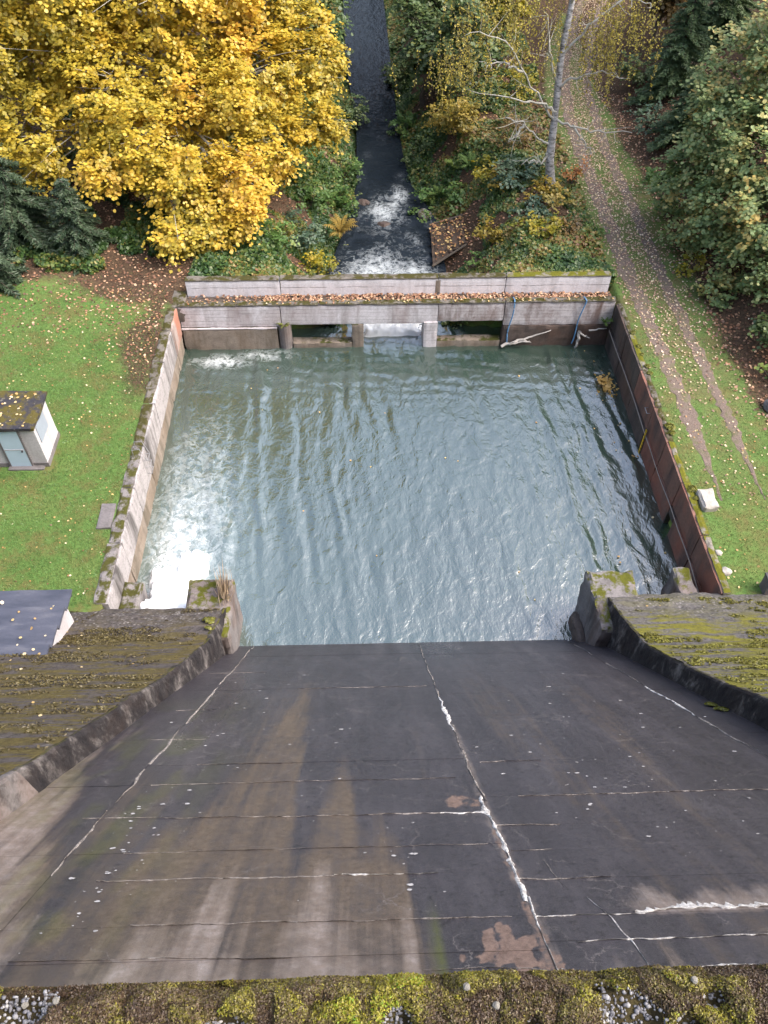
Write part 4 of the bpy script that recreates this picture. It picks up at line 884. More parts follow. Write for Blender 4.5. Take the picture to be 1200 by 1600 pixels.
# green maple on the right slope, its leaves turning at the tips
rl = [(20.0, 42.8, 10.3, 2.8), (18.8, 41.0, 8.9, 2.1), (19.8, 38.0, 8.9, 2.4), (18.4, 41.2, 6.8, 2.0), (18.0, 42.0, 5.0, 1.7), (18.7, 38.0, 5.9, 1.9), (19.9, 35.6, 6.7, 2.1), (19.3, 35.2, 4.5, 1.5), (20.6, 33.4, 4.6, 1.5),
      (18.2, 39.6, 4.0, 1.3), (21.4, 41, 12.2, 2.8), (23, 38, 10, 3.2), (22.5, 34.5, 7.5, 2.6), (24.5, 43, 12, 3.5), (21.6, 31.2, 5.4, 1.6)]
def tip_tint(C, rg): return .50*rg.uniform(0, 1, len(C))+.24+.30*np.clip((C[:, 2]-6)/6, -.5, 1)*rg.uniform(0, 1, len(C))+.5*(rg.uniform(0, 1, len(C)) > .86)
tree('maple_tree', 'green maple turning yellow at the tips on the right slope above the track', (22.5, 38.5, 4.2), rl, 'green', 52, 38, .165, .60, .32, 511, surf=.5, trunk_top=(21.5, 39, 11), tintf=tip_tint)

# birch by the track
def birch():
    rg = np.random.default_rng(521); b = (11.7, 46.4, 2.45)
    t = thing('birch_tree', 'tall white stemmed birch with sparse yellow hanging leaves beside the track', 'tree', None, b)
    m = NT('birch_bark'); v = m.coord((3, 3, 9)); c = m.ramp(m.noise(1.0, 4, .7, .3, v), [(.35, (.05, .045, .042)), (.45, (.24, .235, .23)), (.62, (.42, .41, .415))])
    c = m.mix(m.ramp(m.noise(1.1, 4, .6), [(.55, 0.0), (.72, .7)]), c, (.16, .15, .15)); m.bump(m.noise(14, 4, .7), .6, .03); bk = m.fin(c, .85, .2)
    P = np.array([(11.72, 46.35, 2.0), (11.68, 46.4, 2.6), (11.35, 46.5, 4.3), (11.3, 46.8, 6.8), (11.2, 47.2, 9.7), (11.4, 47.6, 12.4), (11.5, 47.8, 16), (11.3, 48, 19.5), (11.2, 48, 22)])
    Q = np.stack([np.interp(np.linspace(0, 8, 40), np.arange(9), P[:, k]) for k in range(3)], 1)
    R = np.interp(np.linspace(0, 8, 40), np.arange(9), [.42, .32, .24, .20, .18, .15, .11, .07, .03])*(1+.06*rg.normal(0, 1, 40))
    part('trunk', *tube_vf(Q, R, 10), bk, t, None, True)
    br = [[(11.3, 46.7, 6.6), (10.3, 46.5, 7.6), (8.9, 45.6, 9.6), (7.8, 45.0, 11.2), (6.2, 44.5, 11.9)], [(8.9, 45.6, 9.6), (7.9, 45.2, 10.1), (6.4, 45, 10.3)], [(11.3, 46.7, 7.0), (10.4, 46.3, 7.6), (8.5, 45.5, 8.2), (5.9, 45, 8.9)],
          [(11.3, 46.6, 5.2), (10.4, 46.4, 5.6), (9.4, 46.1, 6.6), (8.3, 46, 7.0)], [(9.4, 46.1, 6.6), (9.0, 46.0, 5.9), (8.6, 45.8, 5.7)], [(11.25, 47, 8.4), (10.6, 46.6, 9.6), (10.2, 46.2, 11), (9.6, 45.8, 12.4)],
          [(11.2, 47, 8.2), (12.2, 46.6, 8.9), (13.3, 46.4, 9.3), (14.6, 46.2, 9.0)], [(11.3, 46.8, 6.6), (12.3, 46.3, 6.4), (13.6, 46, 6.1), (15.6, 45.6, 6.3)], [(12.3, 46.3, 6.4), (13.0, 46, 5.7), (13.6, 45.8, 5.0)],
          [(11.2, 47.2, 9.7), (12.5, 47, 11.5), (14, 47, 12.6), (15.4, 47, 12.4)], [(11.4, 47.6, 12.4), (9.5, 47, 14), (7, 46.4, 14.6)], [(11.4, 47.6, 13), (13, 47.8, 15), (15, 48, 15.6)], [(11.3, 46.6, 4.8), (10.8, 46.2, 4.2), (10.2, 46, 4.6), (9.6, 45.9, 4.3)],
          [(11.4, 47.6, 12), (11.0, 46.5, 13.4), (10.4, 45.5, 14.4)]]
    tips = []
    for q in br:
        q = np.array(q, float); n = 14; s = np.linspace(0, len(q)-1, n); C = np.stack([np.interp(s, np.arange(len(q)), q[:, k]) for k in range(3)], 1); C[1:-1] += rg.normal(0, .06, (n-2, 3))
        ps = [tube_vf(C, np.linspace(.075, .02, n), 6)]
        for _ in range(9):
            i = rg.integers(4, n); e = C[i]+np.array([rg.normal(0, .6), rg.normal(0, .5), rg.normal(.15, .5)]); ps.append(tube_vf([C[i], (C[i]+e)/2+rg.normal(0, .08, 3), e], [.022, .014, .006], 4)); tips.append(e)
        tips += list(C[5:]); V, F = merge(ps); part('branch', V, F, M['twig_pale'], t, None, True)
    # hanging strands of small leaves
    anchors = [np.array(x) for x in ((5.4, 45, 11.2), (6.0, 45.3, 12.8), (7.2, 45.6, 13), (8.4, 46, 12.6), (9.2, 46, 11.4), (12.9, 46.8, 11.8), (14.3, 47, 11.4), (12.9, 46.4, 10.6), (4.8, 45, 10.2), (10.4, 48, 13), (13.6, 46.6, 10.4), (15.0, 47, 12.2), (6.6, 45, 10.4), (13.8, 47, 13.2))]
    ps, C, N = [], [], []
    for a in anchors:
        for _ in range(30):
            s = a+rg.normal(0, 1, 3)*np.array([.75, .7, .7]); L = rg.uniform(.6, 2.0); n = 7
            zz = np.linspace(0, 1, n); Q = s+np.stack([.15*np.sin(zz*3+rg.uniform(0, 6)), .15*np.cos(zz*3), -L*zz], -1)
            ps.append(tube_vf(Q, [.008]*n, 3)); k = int(L*15); u = rg.uniform(0.05, 1, k)
            C.append(np.stack([np.interp(u, zz, Q[:, j]) for j in range(3)], 1)+rg.normal(0, .06, (k, 3)))
    C = np.concatenate(C); V, F = leaf_vf(C, np.tile([0, -.4, .6], (len(C), 1)), .115, rg, 'leaf', .6)
    part('crown', V, F, FM['birch'], t, {'tint': ('FACE', rg.uniform(0, 1, len(C)))})
    V, F = merge(ps); tag(part('hanging_twigs', V, F, M['bark'], t), kind='stuff')
birch()

# spruces
def spruce(label, base, h, rad_, seed, dens=1.0, group='spruces in the wood', fm='spruce'):
    rg = np.random.default_rng(seed); base = np.array(base, float); t = thing('spruce_tree', label, 'tree', group, tuple(base))
    part('trunk', *tube_vf([base-np.array([0, 0, .3]), base+np.array([0, 0, h*.5]), base+np.array([0, 0, h])], [.05+.022*h, .012*h+.02, .01], 7), M['bark'], t, None, True)
    C, A, S_, T_ = [], [], [], []; ps = []
    z = .25
    while z < h*.98:
        rr = rad_*(1-z/h)**.8+.15; nb = int(6+3*dens)
        for k in range(nb):
            th = rg.uniform(0, 2*np.pi); d = np.array([math.cos(th), math.sin(th), 0]); L = rr*rg.uniform(.75, 1.12); n = max(5, int(L/.11))
            u = np.linspace(.12, 1, n); dr = -.38*L*u**1.3+.10*L*u**3
            P = base+np.array([0, 0, z])+d*(L*u)[:, None]; P[:, 2] += dr
            ps.append(tube_vf(P[::max(1, n//4)], np.linspace(.025, .006, len(P[::max(1, n//4)])), 4))
            ct = rg.uniform(0, .6)
            for sgn in (-1, 1):
                for _ in range(4):
                    sd = np.array([-d[1], d[0], 0])*sgn; dirv = d*.65+sd*rg.uniform(.5, 1)+np.array([0, 0, -.25-.3*rg.uniform()]); dirv = dirv/np.linalg.norm(dirv)
                    ln = (.16+.30*(1-u))*rg.uniform(.7, 1.2, n)*min(1.3, .6+.3*L)
                    C.append(P+dirv*ln[:, None]*.5+rg.normal(0, .03, (n, 3))); A.append(np.tile(dirv, (n, 1))); S_.append(ln*1.1); T_.append(np.full(n, ct)+rg.uniform(0, .4, n))
        z += .30+.012*h
    C = np.concatenate(C); A = np.concatenate(A); V, F = leaf_vf(C, np.tile([0, 0, 1.0], (len(C), 1)), np.concatenate(S_), rg, 'needle', .35, A)
    # narrow the sprays
    part('crown', V, F, FM[fm], t, {'tint': ('FACE', np.concatenate(T_))}); V, F = merge(ps); tag(part('branches', V, F, M['bark'], t), kind='stuff')
spruce('broad dark spruce at the left frame edge under the yellow maple', (-18.6, 40.6, 2.6), 6.2, 3.0, 531, fm='spruce_shaded')
spruce('slim dark spruce standing between the lawn and the yellow maple', (-15.2, 39.6, 2.6), 4.4, 1.9, 532, fm='spruce_shaded')
spruce('low dark spruce cut by the left frame edge at the lawn corner', (-19.2, 36.8, 2.6), 3.6, 2.0, 533, fm='spruce_shaded')
spruce('blue green spruce behind the birch leaves to the right of the track', (21.5, 57, 3.6), 7.5, 2.6, 534)
spruce('tall spruce high on the right slope at the top of the picture', (25.5, 62, 5.0), 12.0, 3.2, 535)
spruce('dark spruce between the track and the green maple', (20.6, 50.5, 3.4), 4.6, 2.2, 536)

# background trees along the stream and at the top
def bg(label, x, y, h, r, fm, seed, n=5, per=30, leaves=26, ls=.24):
    rg = np.random.default_rng(seed); z0 = float(ground_z(x, y)); lob = []
    for k in range(n):
        a = rg.uniform(0, 6.28); q = rg.uniform(.1, .65)*r
        lob.append((x+q*math.cos(a), y+q*math.sin(a), z0+h*rg.uniform(.35, .85), r*rg.uniform(.45, .7)))
    tree('broadleaf_tree', label, (x, y, z0), lob, fm, per, leaves, ls, .75, .06+.018*h, seed, group='trees of the wood')
bg('dark green alder leaning over the right bank of the upper stream', 5.0, 63, 7, 2.6, 'dark', 541)
bg('dense dark tree right of the stream at the top edge', 6.2, 70, 9, 3.4, 'dark', 542)
bg('dark bushy tree between stream and birch branches', 7.6, 59.5, 6, 2.6, 'dark', 543)
bg('olive leaved tree behind the bare birch branches', 9.8, 64, 8, 3.0, 'olive', 544)
bg('russet tinged tree left of the track at the top edge', 11.8, 73, 9, 3.2, 'brown', 545)
bg('dark tree on the left bank of the upper stream behind the maple', -4.0, 64, 8, 3.0, 'dark', 546)
bg('deep green tree closing the stream at the top left', -4.5, 75, 10, 3.6, 'dark', 547)
bg('pale green tree right of the track at the top edge', 24.0, 72, 9, 3.2, 'green', 548)
bg('brownish tree between the two spruces on the right', 22.6, 66, 7, 2.6, 'brown', 549)
bg('leafy dark tree above the green maple at the top right corner', 29, 56, 11, 4.0, 'dark', 550)
bg('fresh green tree behind the track bend at the top', 19.4, 84, 9, 3.4, 'fresh', 551)
bg('yellowing tree beside the track bend at the top', 14.0, 84, 10, 3.4, 'olive', 552)
# unseen tall trees, added outside the frame to darken the water reflections
for i, (x, y, h, r, fm) in enumerate(((-24, 55, 26, 6, 'yellow'), (-6.5, 63, 32, 6, 'olive'), (33, 44, 26, 6.5, 'green'), (30, 68, 26, 6, 'dark'), (-3, 98, 30, 7, 'dark'), (6, 96, 30, 7, 'dark'), (20, 100, 28, 6, 'olive'), (-16, 72, 20, 5, 'dark'))):
    bg(('unseen tall yellow tree added for reflections behind the maple at the far left', 'unseen tall olive tree added for reflections behind the yellow maple', 'unseen tall green tree added for reflections upslope beyond the right frame edge', 'unseen tall dark tree added for reflections upslope at the top right', 'unseen dark tree added for reflections far up the stream, left side', 'unseen dark tree added for reflections far up the stream, right side', 'unseen olive tree added for reflections far beyond the track bend', 'unseen tall dark tree added for reflections deep in the wood at the upper left')[i], x, y, h, r, fm, 560+i, 7, 16, 24, .42)

# shrubs
def shrub(label, x, y, r, h, fm, seed, ls=.15, dens=1.0, name='shrub', cat='shrub', shape='pent'):
    rg = np.random.default_rng(seed); z0 = float(ground_z(x, y)); t = thing(name, label, cat, 'shrubs and plants of the banks', (x, y, z0)); ps = []
    lob = [(x, y, z0+h*.45, r*.75, r*.75, h*.5)]
    for k in range(4):
        a = rg.uniform(0, 6.28); lob.append((x+.55*r*math.cos(a), y+.55*r*math.sin(a), z0+h*rg.uniform(.25, .7), r*.5, r*.5, h*.36))
    V, F, tint, C = crown_arrays(lob, 26*dens, 20, ls, .34, rg, shape, .4, low=-.5)
    part('crown', V, F, FM[fm], t, {'tint': ('FACE', tint)})
    for c in C[rg.integers(0, len(C), 9)]:
        b = np.array([x, y, z0-.1])+np.array([rg.normal(0, .1), rg.normal(0, .1), 0]); ps.append(tube_vf([b, (b+c)/2+rg.normal(0, .08, 3), c], [.028, .018, .008], 4))
    V, F = merge(ps); part('stems', V, F, M['bark'], t); return t
SH = [('rounded golden brown bush on the right bank above the ferns', 6.6, 54.6, 1.9, 2.5, 'gold', .14, 1.6), ('fresh green bush on the right bank at the upper rapids', 4.6, 51.0, 1.0, 1.1, 'fresh', .15, 1), ('low bright green plant at the water edge of the right bank', 3.9, 48.9, .9, .8, 'fresh', .16, 1),
      ('green bush above the plank apron', 6.2, 49.4, 1.2, 1.0, 'fresh', .17, 1), ('mixed green and yellow bush above the plank apron on the right', 8.0, 49.2, 1.2, 1.1, 'olive', .14, 1), ('blue green bush at the foot of the birch', 9.7, 46.9, 1.5, 1.5, 'teal', .17, 1.1),
      ('gold brown bush between birch and plank apron', 8.6, 47.0, 1.1, 1.2, 'gold', .14, 1), ('russet and green bush right in front of the birch', 11.2, 44.6, 1.3, 1.3, 'gold', .15, 1.1), ('orange leaved shrub between birch and track', 13.0, 46.6, .7, 1.4, 'orange', .12, 1),
      ('gold brown bush behind the weir parapet next to the planks', 8.0, 42.6, 1.2, 1.2, 'gold', .14, 1.1), ('dark green bush behind the weir parapet mid right', 9.8, 42.9, 1.2, 1.2, 'teal', .15, 1), ('yellow green bush behind the right half of the weir parapet', 10.2, 41.2, 1.3, 1.0, 'olive', .14, 1.1),
      ('brown and olive bush behind the right end of the weir parapet', 12.0, 41.6, 1.0, .9, 'brown', .14, 1), ('small bright green plant by the parapet below the planks', 6.9, 41.3, .7, .6, 'fresh', .16, 1), ('small green plant by the right end of the parapet and the track', 13.1, 40.8, .6, .6, 'fresh', .15, 1),
      ('yellow green bush overhanging the left edge of the rapids', -2.6, 42.1, 1.3, 1.3, 'olive', .13, 1.2), ('green bush behind the left half of the weir parapet', -5.0, 41.9, 1.5, 1.3, 'fresh', .14, 1.1), ('grey green bush left of the fern', -3.6, 44.2, 1.5, 1.4, 'teal', .14, 1),
      ('dark green plant under the maple branch behind the parapet end', -7.9, 40.9, 1.1, 1.0, 'dark', .15, 1), ('fresh green bush under the maple above the fern', -3.2, 47.6, 1.3, 1.3, 'fresh', .16, 1), ('leafy bush leaning to the water on the left bank', -1.3, 50.2, 1.1, 1.2, 'fresh', .18, 1.1),
      ('green bush on the left bank at the narrow stream', -1.2, 53.6, 1.2, 1.4, 'fresh', .15, 1), ('dark bush on the left bank in the shade of the maple', -1.7, 58.5, 1.4, 1.6, 'dark', .16, 1), ('dark bush on the right bank at the narrow stream', 4.2, 55.8, 1.3, 1.5, 'dark', .15, 1),
      ('brown twiggy bush left of the birch trunk', 9.4, 51.0, 1.6, 1.8, 'brown', .10, .8), ('russet thicket behind the birch trunk', 10.9, 53.5, 1.6, 1.9, 'brown', .10, .8), ('olive thicket left of the track bend', 11.3, 59.0, 1.7, 2.2, 'olive', .13, .9), ('dark thicket behind the golden bush', 8.3, 57.2, 1.5, 2.0, 'dark', .15, 1),
      ('bright green bush at the right edge of the track', 18.3, 46.4, 1.1, 1.2, 'fresh', .17, 1), ('fresh green bush below the maple at the track bend', 18.0, 43.2, .9, 1.0, 'fresh', .16, 1), ('yellow green low bush on the right verge of the track', 17.8, 37.3, .8, .8, 'olive', .15, 1), ('green bush under the front branches of the right maple', 18.3, 34.6, 1.0, 1.1, 'green', .17, 1),
      ('dark bush at the right frame edge above the litter slope', 19.6, 30.4, 1.2, 1.4, 'dark', .18, 1), ('small green plant at the right frame edge by the boulder', 19.0, 28.3, .8, .9, 'fresh', .17, 1), ('grey green thicket right of the track under the birch leaves', 19.0, 53.2, 1.5, 1.7, 'teal', .13, .9), ('dark thicket right of the track further up', 20.0, 60.5, 1.7, 2.0, 'dark', .16, .9),
      ('bright green plant in the left weir opening next to the pillar', -1.0, 36.5, .7, .9, 'fresh', .13, 1.2), ('olive leafy plant in the left weir opening', -2.7, 36.6, .8, .9, 'olive', .13, 1.2), ('green plant in the middle of the right weir opening', 5.7, 36.6, .7, .9, 'fresh', .13, 1.2), ('grey green plant in the right weir opening next to the pillar', 4.6, 36.6, .6, .8, 'teal', .13, 1.2), ('dark plant at the right end of the right weir opening', 6.9, 36.6, .6, .8, 'dark', .13, 1.2),
      ('leafy bush hanging over the left side of the upper stream', -.6, 62.0, 1.3, 2.0, 'dark', .16, 1), ('leafy bush hanging over the right side of the upper stream', 3.3, 60.5, 1.1, 1.8, 'fresh', .15, 1), ('dark bush leaning over the stream further up on the right', 3.2, 69.0, 1.5, 2.4, 'dark', .18, 1), ('dark bush leaning over the stream further up on the left', -1.6, 72.0, 1.5, 2.4, 'dark', .18, 1)]
for i, (lb, x, y, r, h, fm, ls, dn) in enumerate(SH): shrub(lb, x, y, r*1.18, h*1.15, fm, 600+i, ls*.9, dn*1.35)

def apron_litter():
    rg = np.random.default_rng(95); n = 240; u = rg.uniform(0, 1, n); v = rg.uniform(0, 1, n)
    x = 4.45+u*2.5; y = (42.9+u*2.0)+v*(4.4-u*1.7); z = -.30+.55*u+.06
    V, F = leaf_vf(np.stack([x, y, z+.03*rg.uniform(0, 1, n)], -1), np.tile([0, 0, 1.0], (n, 1)), .13, rg, 'pent', .3)
    tag(mk('apron_leaves', V, F, FM['litter'], None, {'tint': ('FACE', rg.uniform(0, .8, n))}), 'fallen leaves lying on the plank apron by the rapids', 'leaves', None, 'stuff')
apron_litter()
# ferns
def fern(label, x, y, z, r, c, seed, nf=15):
    rg = np.random.default_rng(seed); t = thing('fern', label, 'fern', 'ferns on the banks', (x, y, z))
    mt = plain('fern_'+str(seed), c, .8, .35, 5); V, F = [], []; n = 12; u = np.linspace(0, 1, n)
    P = np.stack([u*r, u*0, .75*r*np.sin(u*2.2)*.75], -1); w = .24*r*np.sin(np.clip(u*1.15+.12, 0, 1)*np.pi)**.7
    off = 0
    for i in range(n-1):
        for s in (-1, 1):
            V += [P[i], P[i+1], P[i]*.35+P[i+1]*.65+np.array([.10*r, s*w[i], -.06*r])]; F.append((off, off+1, off+2)); off += 3
    base = mk('frond', np.array(V), np.array(F), mt, t); me = base.data
    for k in range(nf):
        o = base if k == 0 else link('frond', me, t); s = rg.uniform(.75, 1.1)
        o.rotation_euler = (rg.normal(0, .15), rg.normal(0, .2), k*2*math.pi/nf+rg.normal(0, .15)); o.scale = (s, s, s)
fern('large golden fern on the left bank beside the rapids', -1.25, 45.6, .25, 1.15, (.22, .15, .03), 701, 18)
for i, (x, y, c, lb) in enumerate(((5.4, 50.8, (.08, .13, .03), 'green fern on the right bank below the golden bush'), (6.4, 51.8, (.10, .15, .03), 'pale green fern directly below the golden bush'), (7.2, 51.0, (.07, .12, .03), 'green fern between golden bush and birch'), (-2.4, 49.0, (.07, .13, .03), 'green fern on the left bank under the maple edge'), (-2.9, 52.2, (.05, .11, .03), 'dark green fern on the upper left bank'))):
    fern(lb, x, y, float(ground_z(x, y))+.15, .95, c, 702+i)
fern('small fern growing from the right wall corner at the weir', 12.75, 34.42, 1.5, .55, (.08, .14, .03), 711, 9)
fern('yellow green plant on the rounded nose of the left weir opening', -4.05, 34.55, 1.42, .50, (.13, .15, .03), 712, 11)
# leafy yellow twig caught at the right wall
tw = thing('leafy_twig', 'yellow leafed twig caught in the water beside the right wall', 'twig', None, (12.4, 31, .05))
rg = np.random.default_rng(721)
part('stem', *crooked((12.75, 30.6, .1), (12.2, 31.7, .18), 8, .03, .02, .008), M['bark'], tw)
C = np.concatenate([np.array([12.36, 31.45, .16])+rg.normal(0, 1, (60, 3))*np.array([.2, .26, .06]), np.array([12.5, 30.85, .14])+rg.normal(0, 1, (60, 3))*np.array([.2, .3, .06])])
V, F = leaf_vf(C, np.tile([0, 0, 1.0], (len(C), 1)), .14, rg, 'pent', .4); part('leaves', V, F, foliage('twig_leaves', [(0.0, (.45, .26, .05)), (1.0, (.72, .48, .16))]), tw, {'tint': ('FACE', rg.uniform(0, 1, len(C)))})
# dry grass tuft on the left pier
gt = thing('grass_tuft', 'dry straw coloured grass tuft on the corner of the left pier', 'grass tuft', None, (-5.1, 17.0, 2.5))
n = 90; B = np.array([-5.15, 16.75, 2.5])+rg.normal(0, 1, (n, 3))*np.array([.10, .22, .01]); D = rg.normal(0, .28, (n, 3))+np.array([.02, .35, 1.0]); L = rg.uniform(.35, .95, n)[:, None]
side = np.cross(D, rg.normal(0, 1, (n, 3))); side /= np.linalg.norm(side, axis=1)[:, None]
V = np.stack([B-side*.010, B+side*.010, B+D*L*.6+side*.006+np.array([0, .05, 0]), B+D*L+np.array([0, .18, -.05])], 1).reshape(-1, 3)
part('blades', V, np.arange(4*n).reshape(n, 4), FM['straw'], gt, {'tint': ('FACE', rg.uniform(0, 1, n))})

# ------------------------------------------------------------------ ground cover, grass, fallen leaves
def in_pool(x, y): return (x > -9.95) & (x < 13.55) & (y < 36.2)
def cover():
    rg = np.random.default_rng(801); n = 420000; x = rg.uniform(-20, 13.4, n); y = 36.3+rg.uniform(0, 1, n)**1.3*58
    d = stream_d(x, y); p = fbm(x*.55, y*.55, 0, 3, 811)
    ok = (d > -.1) & ((x > -9) | ((p > .12) & (y > 37.5) & (y < 60))) & (d < 24) & (p+.25*(d < 1.8) > -.28) & (np.abs(x-(track_x(y)+.9)) > 1.9) & ~((x > 4.3) & (x < 7.4) & (y > 42.6) & (y < 47.8))
    x, y, d, p = x[ok], y[ok], d[ok], p[ok]; n = len(x); z = ground_z(x, y)+rg.uniform(.02, .55, n)*np.clip(.4+p*2, .2, 1)
    V, F = leaf_vf(np.stack([x, y, z], -1), np.tile([0, -.2, 1.0], (n, 1)), .17, rg, 'pent', .5); t = np.clip(.36+.6*fbm(x*.45, y*.45, 0, 3, 815)+.16*sst(6, 9, x)+rg.normal(0, .20, n), 0, 1)
    return tag(mk('bank_undergrowth', V, F, foliage('undergrowth', [(0.0, (.030, .070, .020)), (.30, (.060, .120, .030)), (.50, (.12, .16, .035)), (.68, (.22, .19, .045)), (.85, (.25, .16, .055)), (1.0, (.20, .10, .05))]), None, {'tint': ('FACE', t)}),
               'low green and brown undergrowth covering both stream banks', 'undergrowth', None, 'stuff')
cover()
def scatter(name, label, sampler, n, size, fm, seed, lift=.02, flat=.28, trange=(0, 1), zf=None):
    rg = np.random.default_rng(seed); x, y = sampler(rg, n); z = (zf or ground_z)(x, y)+lift+rg.uniform(0, .02, len(x))
    V, F = leaf_vf(np.stack([x, y, z], -1), np.tile([0, 0, 1.0], (len(x), 1)), size, rg, 'pent', flat)
    return tag(mk(name, V, F, FM[fm], None, {'tint': ('FACE', rg.uniform(*trange, len(x)))}), label, 'leaves', None, 'stuff')
def keep(x, y, m): return x[m], y[m]
def s_lawn(rg, n):
    x = rg.uniform(-22, -9.98, n); y = rg.uniform(16.6, 36, n); p = (.22+.78*sst(22, 34, y))*(.35+.65*sst(-17, -10, x)+.4*fbm(x*.4, y*.4, 0, 3, 821))
    return keep(x, y, (rg.uniform(0, 1, n) < p) & ~((x < -13) & (y > 23.2) & (y < 25.6)))
scatter('lawn_leaves', 'yellow and tan fallen leaves strewn over the left lawn', s_lawn, 3000, .068, 'litter', 831, trange=(.05, 1))
def s_wood(rg, n):
    x = rg.uniform(-24, -9.0, n); y = rg.uniform(30, 48, n); p = sst(30, 36.5, y)*(.5+.5*sst(-19, -10, x)); p = np.maximum(p, .9*(np.abs(x+10.5) < .8)*sst(26, 32, y))
    return keep(x, y, (rg.uniform(0, 1, n) < p) & ~in_pool(x, y) & ~((x > -9.8) & (y < 36.3)))
scatter('wood_leaves', 'russet leaf litter under the maple at the left wall corner', s_wood, 6500, .11, 'litter_red', 832)
def s_track(rg, n):
    y = 20+rg.uniform(0, 1, n)**.9*60; c = track_x(y)+.9; x = c+rg.normal(0, 1.25, n); p = .10+.9*sst(24, 39, y)
    return keep(x, y, (rg.uniform(0, 1, n) < p) & ((x > 13.58) | (y > 36.3)) & (stream_d(x, y) > 2))
scatter('track_leaves', 'pale pinkish leaves carpeting the grassy track', s_track, 14000, .08, 'litter_pink', 833, lift=.035, trange=(.2, 1))
def s_slope(rg, n):
    x = rg.uniform(16.6, 25, n); y = rg.uniform(23, 60, n); p = sst(16.8, 18.2, x+.3*fbm(x, y, 0, 2, 835)-.22*np.clip(27.5-y, 0, 9))
    return keep(x, y, rg.uniform(0, 1, n) < p)
scatter('slope_leaves', 'brown leaf litter on the right slope beneath the bushes', s_slope, 9000, .12, 'litter_red', 834, trange=(0, .95))
def s_bank(rg, n):
    x = rg.uniform(-8, 13, n); y = rg.uniform(36.4, 66, n); return keep(x, y, (stream_d(x, y) > .3))
scatter('bank_leaves', 'brown fallen leaves between the plants of the stream banks', s_bank, 9000, .12, 'litter_red', 836, lift=.05, trange=(0, .9))
def s_deck(rg, n):
    x = rg.uniform(-9.2, 13.0, n); y = Y0+.34+rg.uniform(0, .78, n); return keep(x, y, rg.uniform(0, 1, n) < np.where(x < -5, .10+.06*(x+9), 1))
scatter('footbridge_leaves', 'orange and pink fallen leaves heaped along the footbridge deck', s_deck, 2600, .11, 'litter_red', 837, lift=.0, flat=.45, trange=(.35, 1), zf=lambda x, y: 2.49+.10*np.abs(vn(x*2, y*2)))
def s_kerb(rg, n): return rg.uniform(-9, 13, n), Y0+rg.uniform(.0, .32, n)
scatter('kerb_leaves', 'scattered leaves on the front kerb of the footbridge', s_kerb, 160, .09, 'litter', 838, zf=lambda x, y: 2.72+0*x+.085*(x+9)/22)
def s_right(rg, n):
    x = rg.uniform(13.6, 20, n); y = rg.uniform(16.6, 26, n); return keep(x, y, rg.uniform(0, 1, n) < .5)
scatter('verge_leaves', 'few yellow leaves on the bright grass near the dam on the right', s_right, 330, .075, 'litter', 839, trange=(.4, 1))
rg = np.random.default_rng(840); n = 60; x = rg.uniform(-16.4, -10.1, n); y = rg.uniform(12.9, 15.4, n); V, F = leaf_vf(np.stack([x, y, 4.72+(15.6-y)*.185], -1), np.tile([0, 0, 1.0], (n, 1)), .10, rg, 'pent', .2)
tag(mk('shed_roof_leaves', V, F, FM['litter'], None, {'tint': ('FACE', rg.uniform(.5, 1, n))}), 'few pale leaves lying on the blue grey felt roof', 'leaves', None, 'stuff')
n = 40; x = rg.uniform(-16, -13.1, n); y = rg.uniform(23.4, 25.5, n); V, F = leaf_vf(np.stack([x, y, np.full(n, 4.99)], -1), np.tile([0, 0, 1.0], (n, 1)), .10, rg, 'pent', .2)
tag(mk('hut_roof_leaves', V, F, FM['litter'], None, {'tint': ('FACE', rg.uniform(.5, 1, n))}), 'pale leaves lying on the mossy hut roof', 'leaves', None, 'stuff')
n = 70; x = np.where(rg.uniform(0, 1, n) < .6, rg.uniform(-11, -5.4, n), rg.uniform(9.2, 14.5, n)); y = rg.uniform(8, 16.2, n); z = np.where(x < 0, face_z(y, LP), face_z(y, RP))+.07
V, F = leaf_vf(np.stack([x, y, z], -1), np.tile([0, .75, .65], (n, 1)), .075, rg, 'pent', .2)
tag(mk('dam_leaves', V, F, FM['litter'], None, {'tint': ('FACE', rg.uniform(.6, 1, n))}), 'pale leaves stuck on the mossy dam faces', 'leaves', None, 'stuff')
def grass():
    rg = np.random.default_rng(850); n = 120000; a = rg.uniform(0, 1, n) < .6
    x = np.where(a, rg.uniform(-20, -9.98, n), rg.uniform(12.4, 20, n)); y = np.where(a, rg.uniform(16.4, 36.5, n), rg.uniform(16.7, 60, n)); c = track_x(y)
    rutm = (np.abs(x-c) < .42) | (np.abs(x-c-1.72) < .34); p = 1-.8*sst(31, 36, y)*a-.5*sst(30, 40, y)*~a
    ok = (rg.uniform(0, 1, n) < p) & ((x > 13.56) | (y > 36.4) | a) & ~(~a & rutm & (y > 23)) & ~(~a & (x > 18.2+.3*np.clip(27-y, 0, 9))) & ~((x < -13) & (y > 23.2) & (y < 25.5)); x, y = x[ok], y[ok]; n = len(x)
    B = np.stack([x, y, ground_z(x, y)-.01], -1); D = rg.normal(0, .5, (n, 3)); D[:, 2] = 1; h = rg.uniform(.04, .10, n)[:, None]
    s = rg.normal(0, 1, (n, 3)); s[:, 2] = 0; s /= np.linalg.norm(s, axis=1)[:, None]
    V = np.stack([B-s*.014, B+s*.014, B+D*h], 1).reshape(-1, 3); t = np.clip(.5+.5*fbm(x*.7, y*.7, 0, 3, 855)+rg.normal(0, .22, n), 0, 1)
    return tag(mk('lawn_grass', V, np.arange(3*n).reshape(n, 3), FM['grass'], None, {'tint': ('FACE', t)}), 'short green grass of the lawns on both sides of the pool', 'grass', None, 'stuff')
grass()
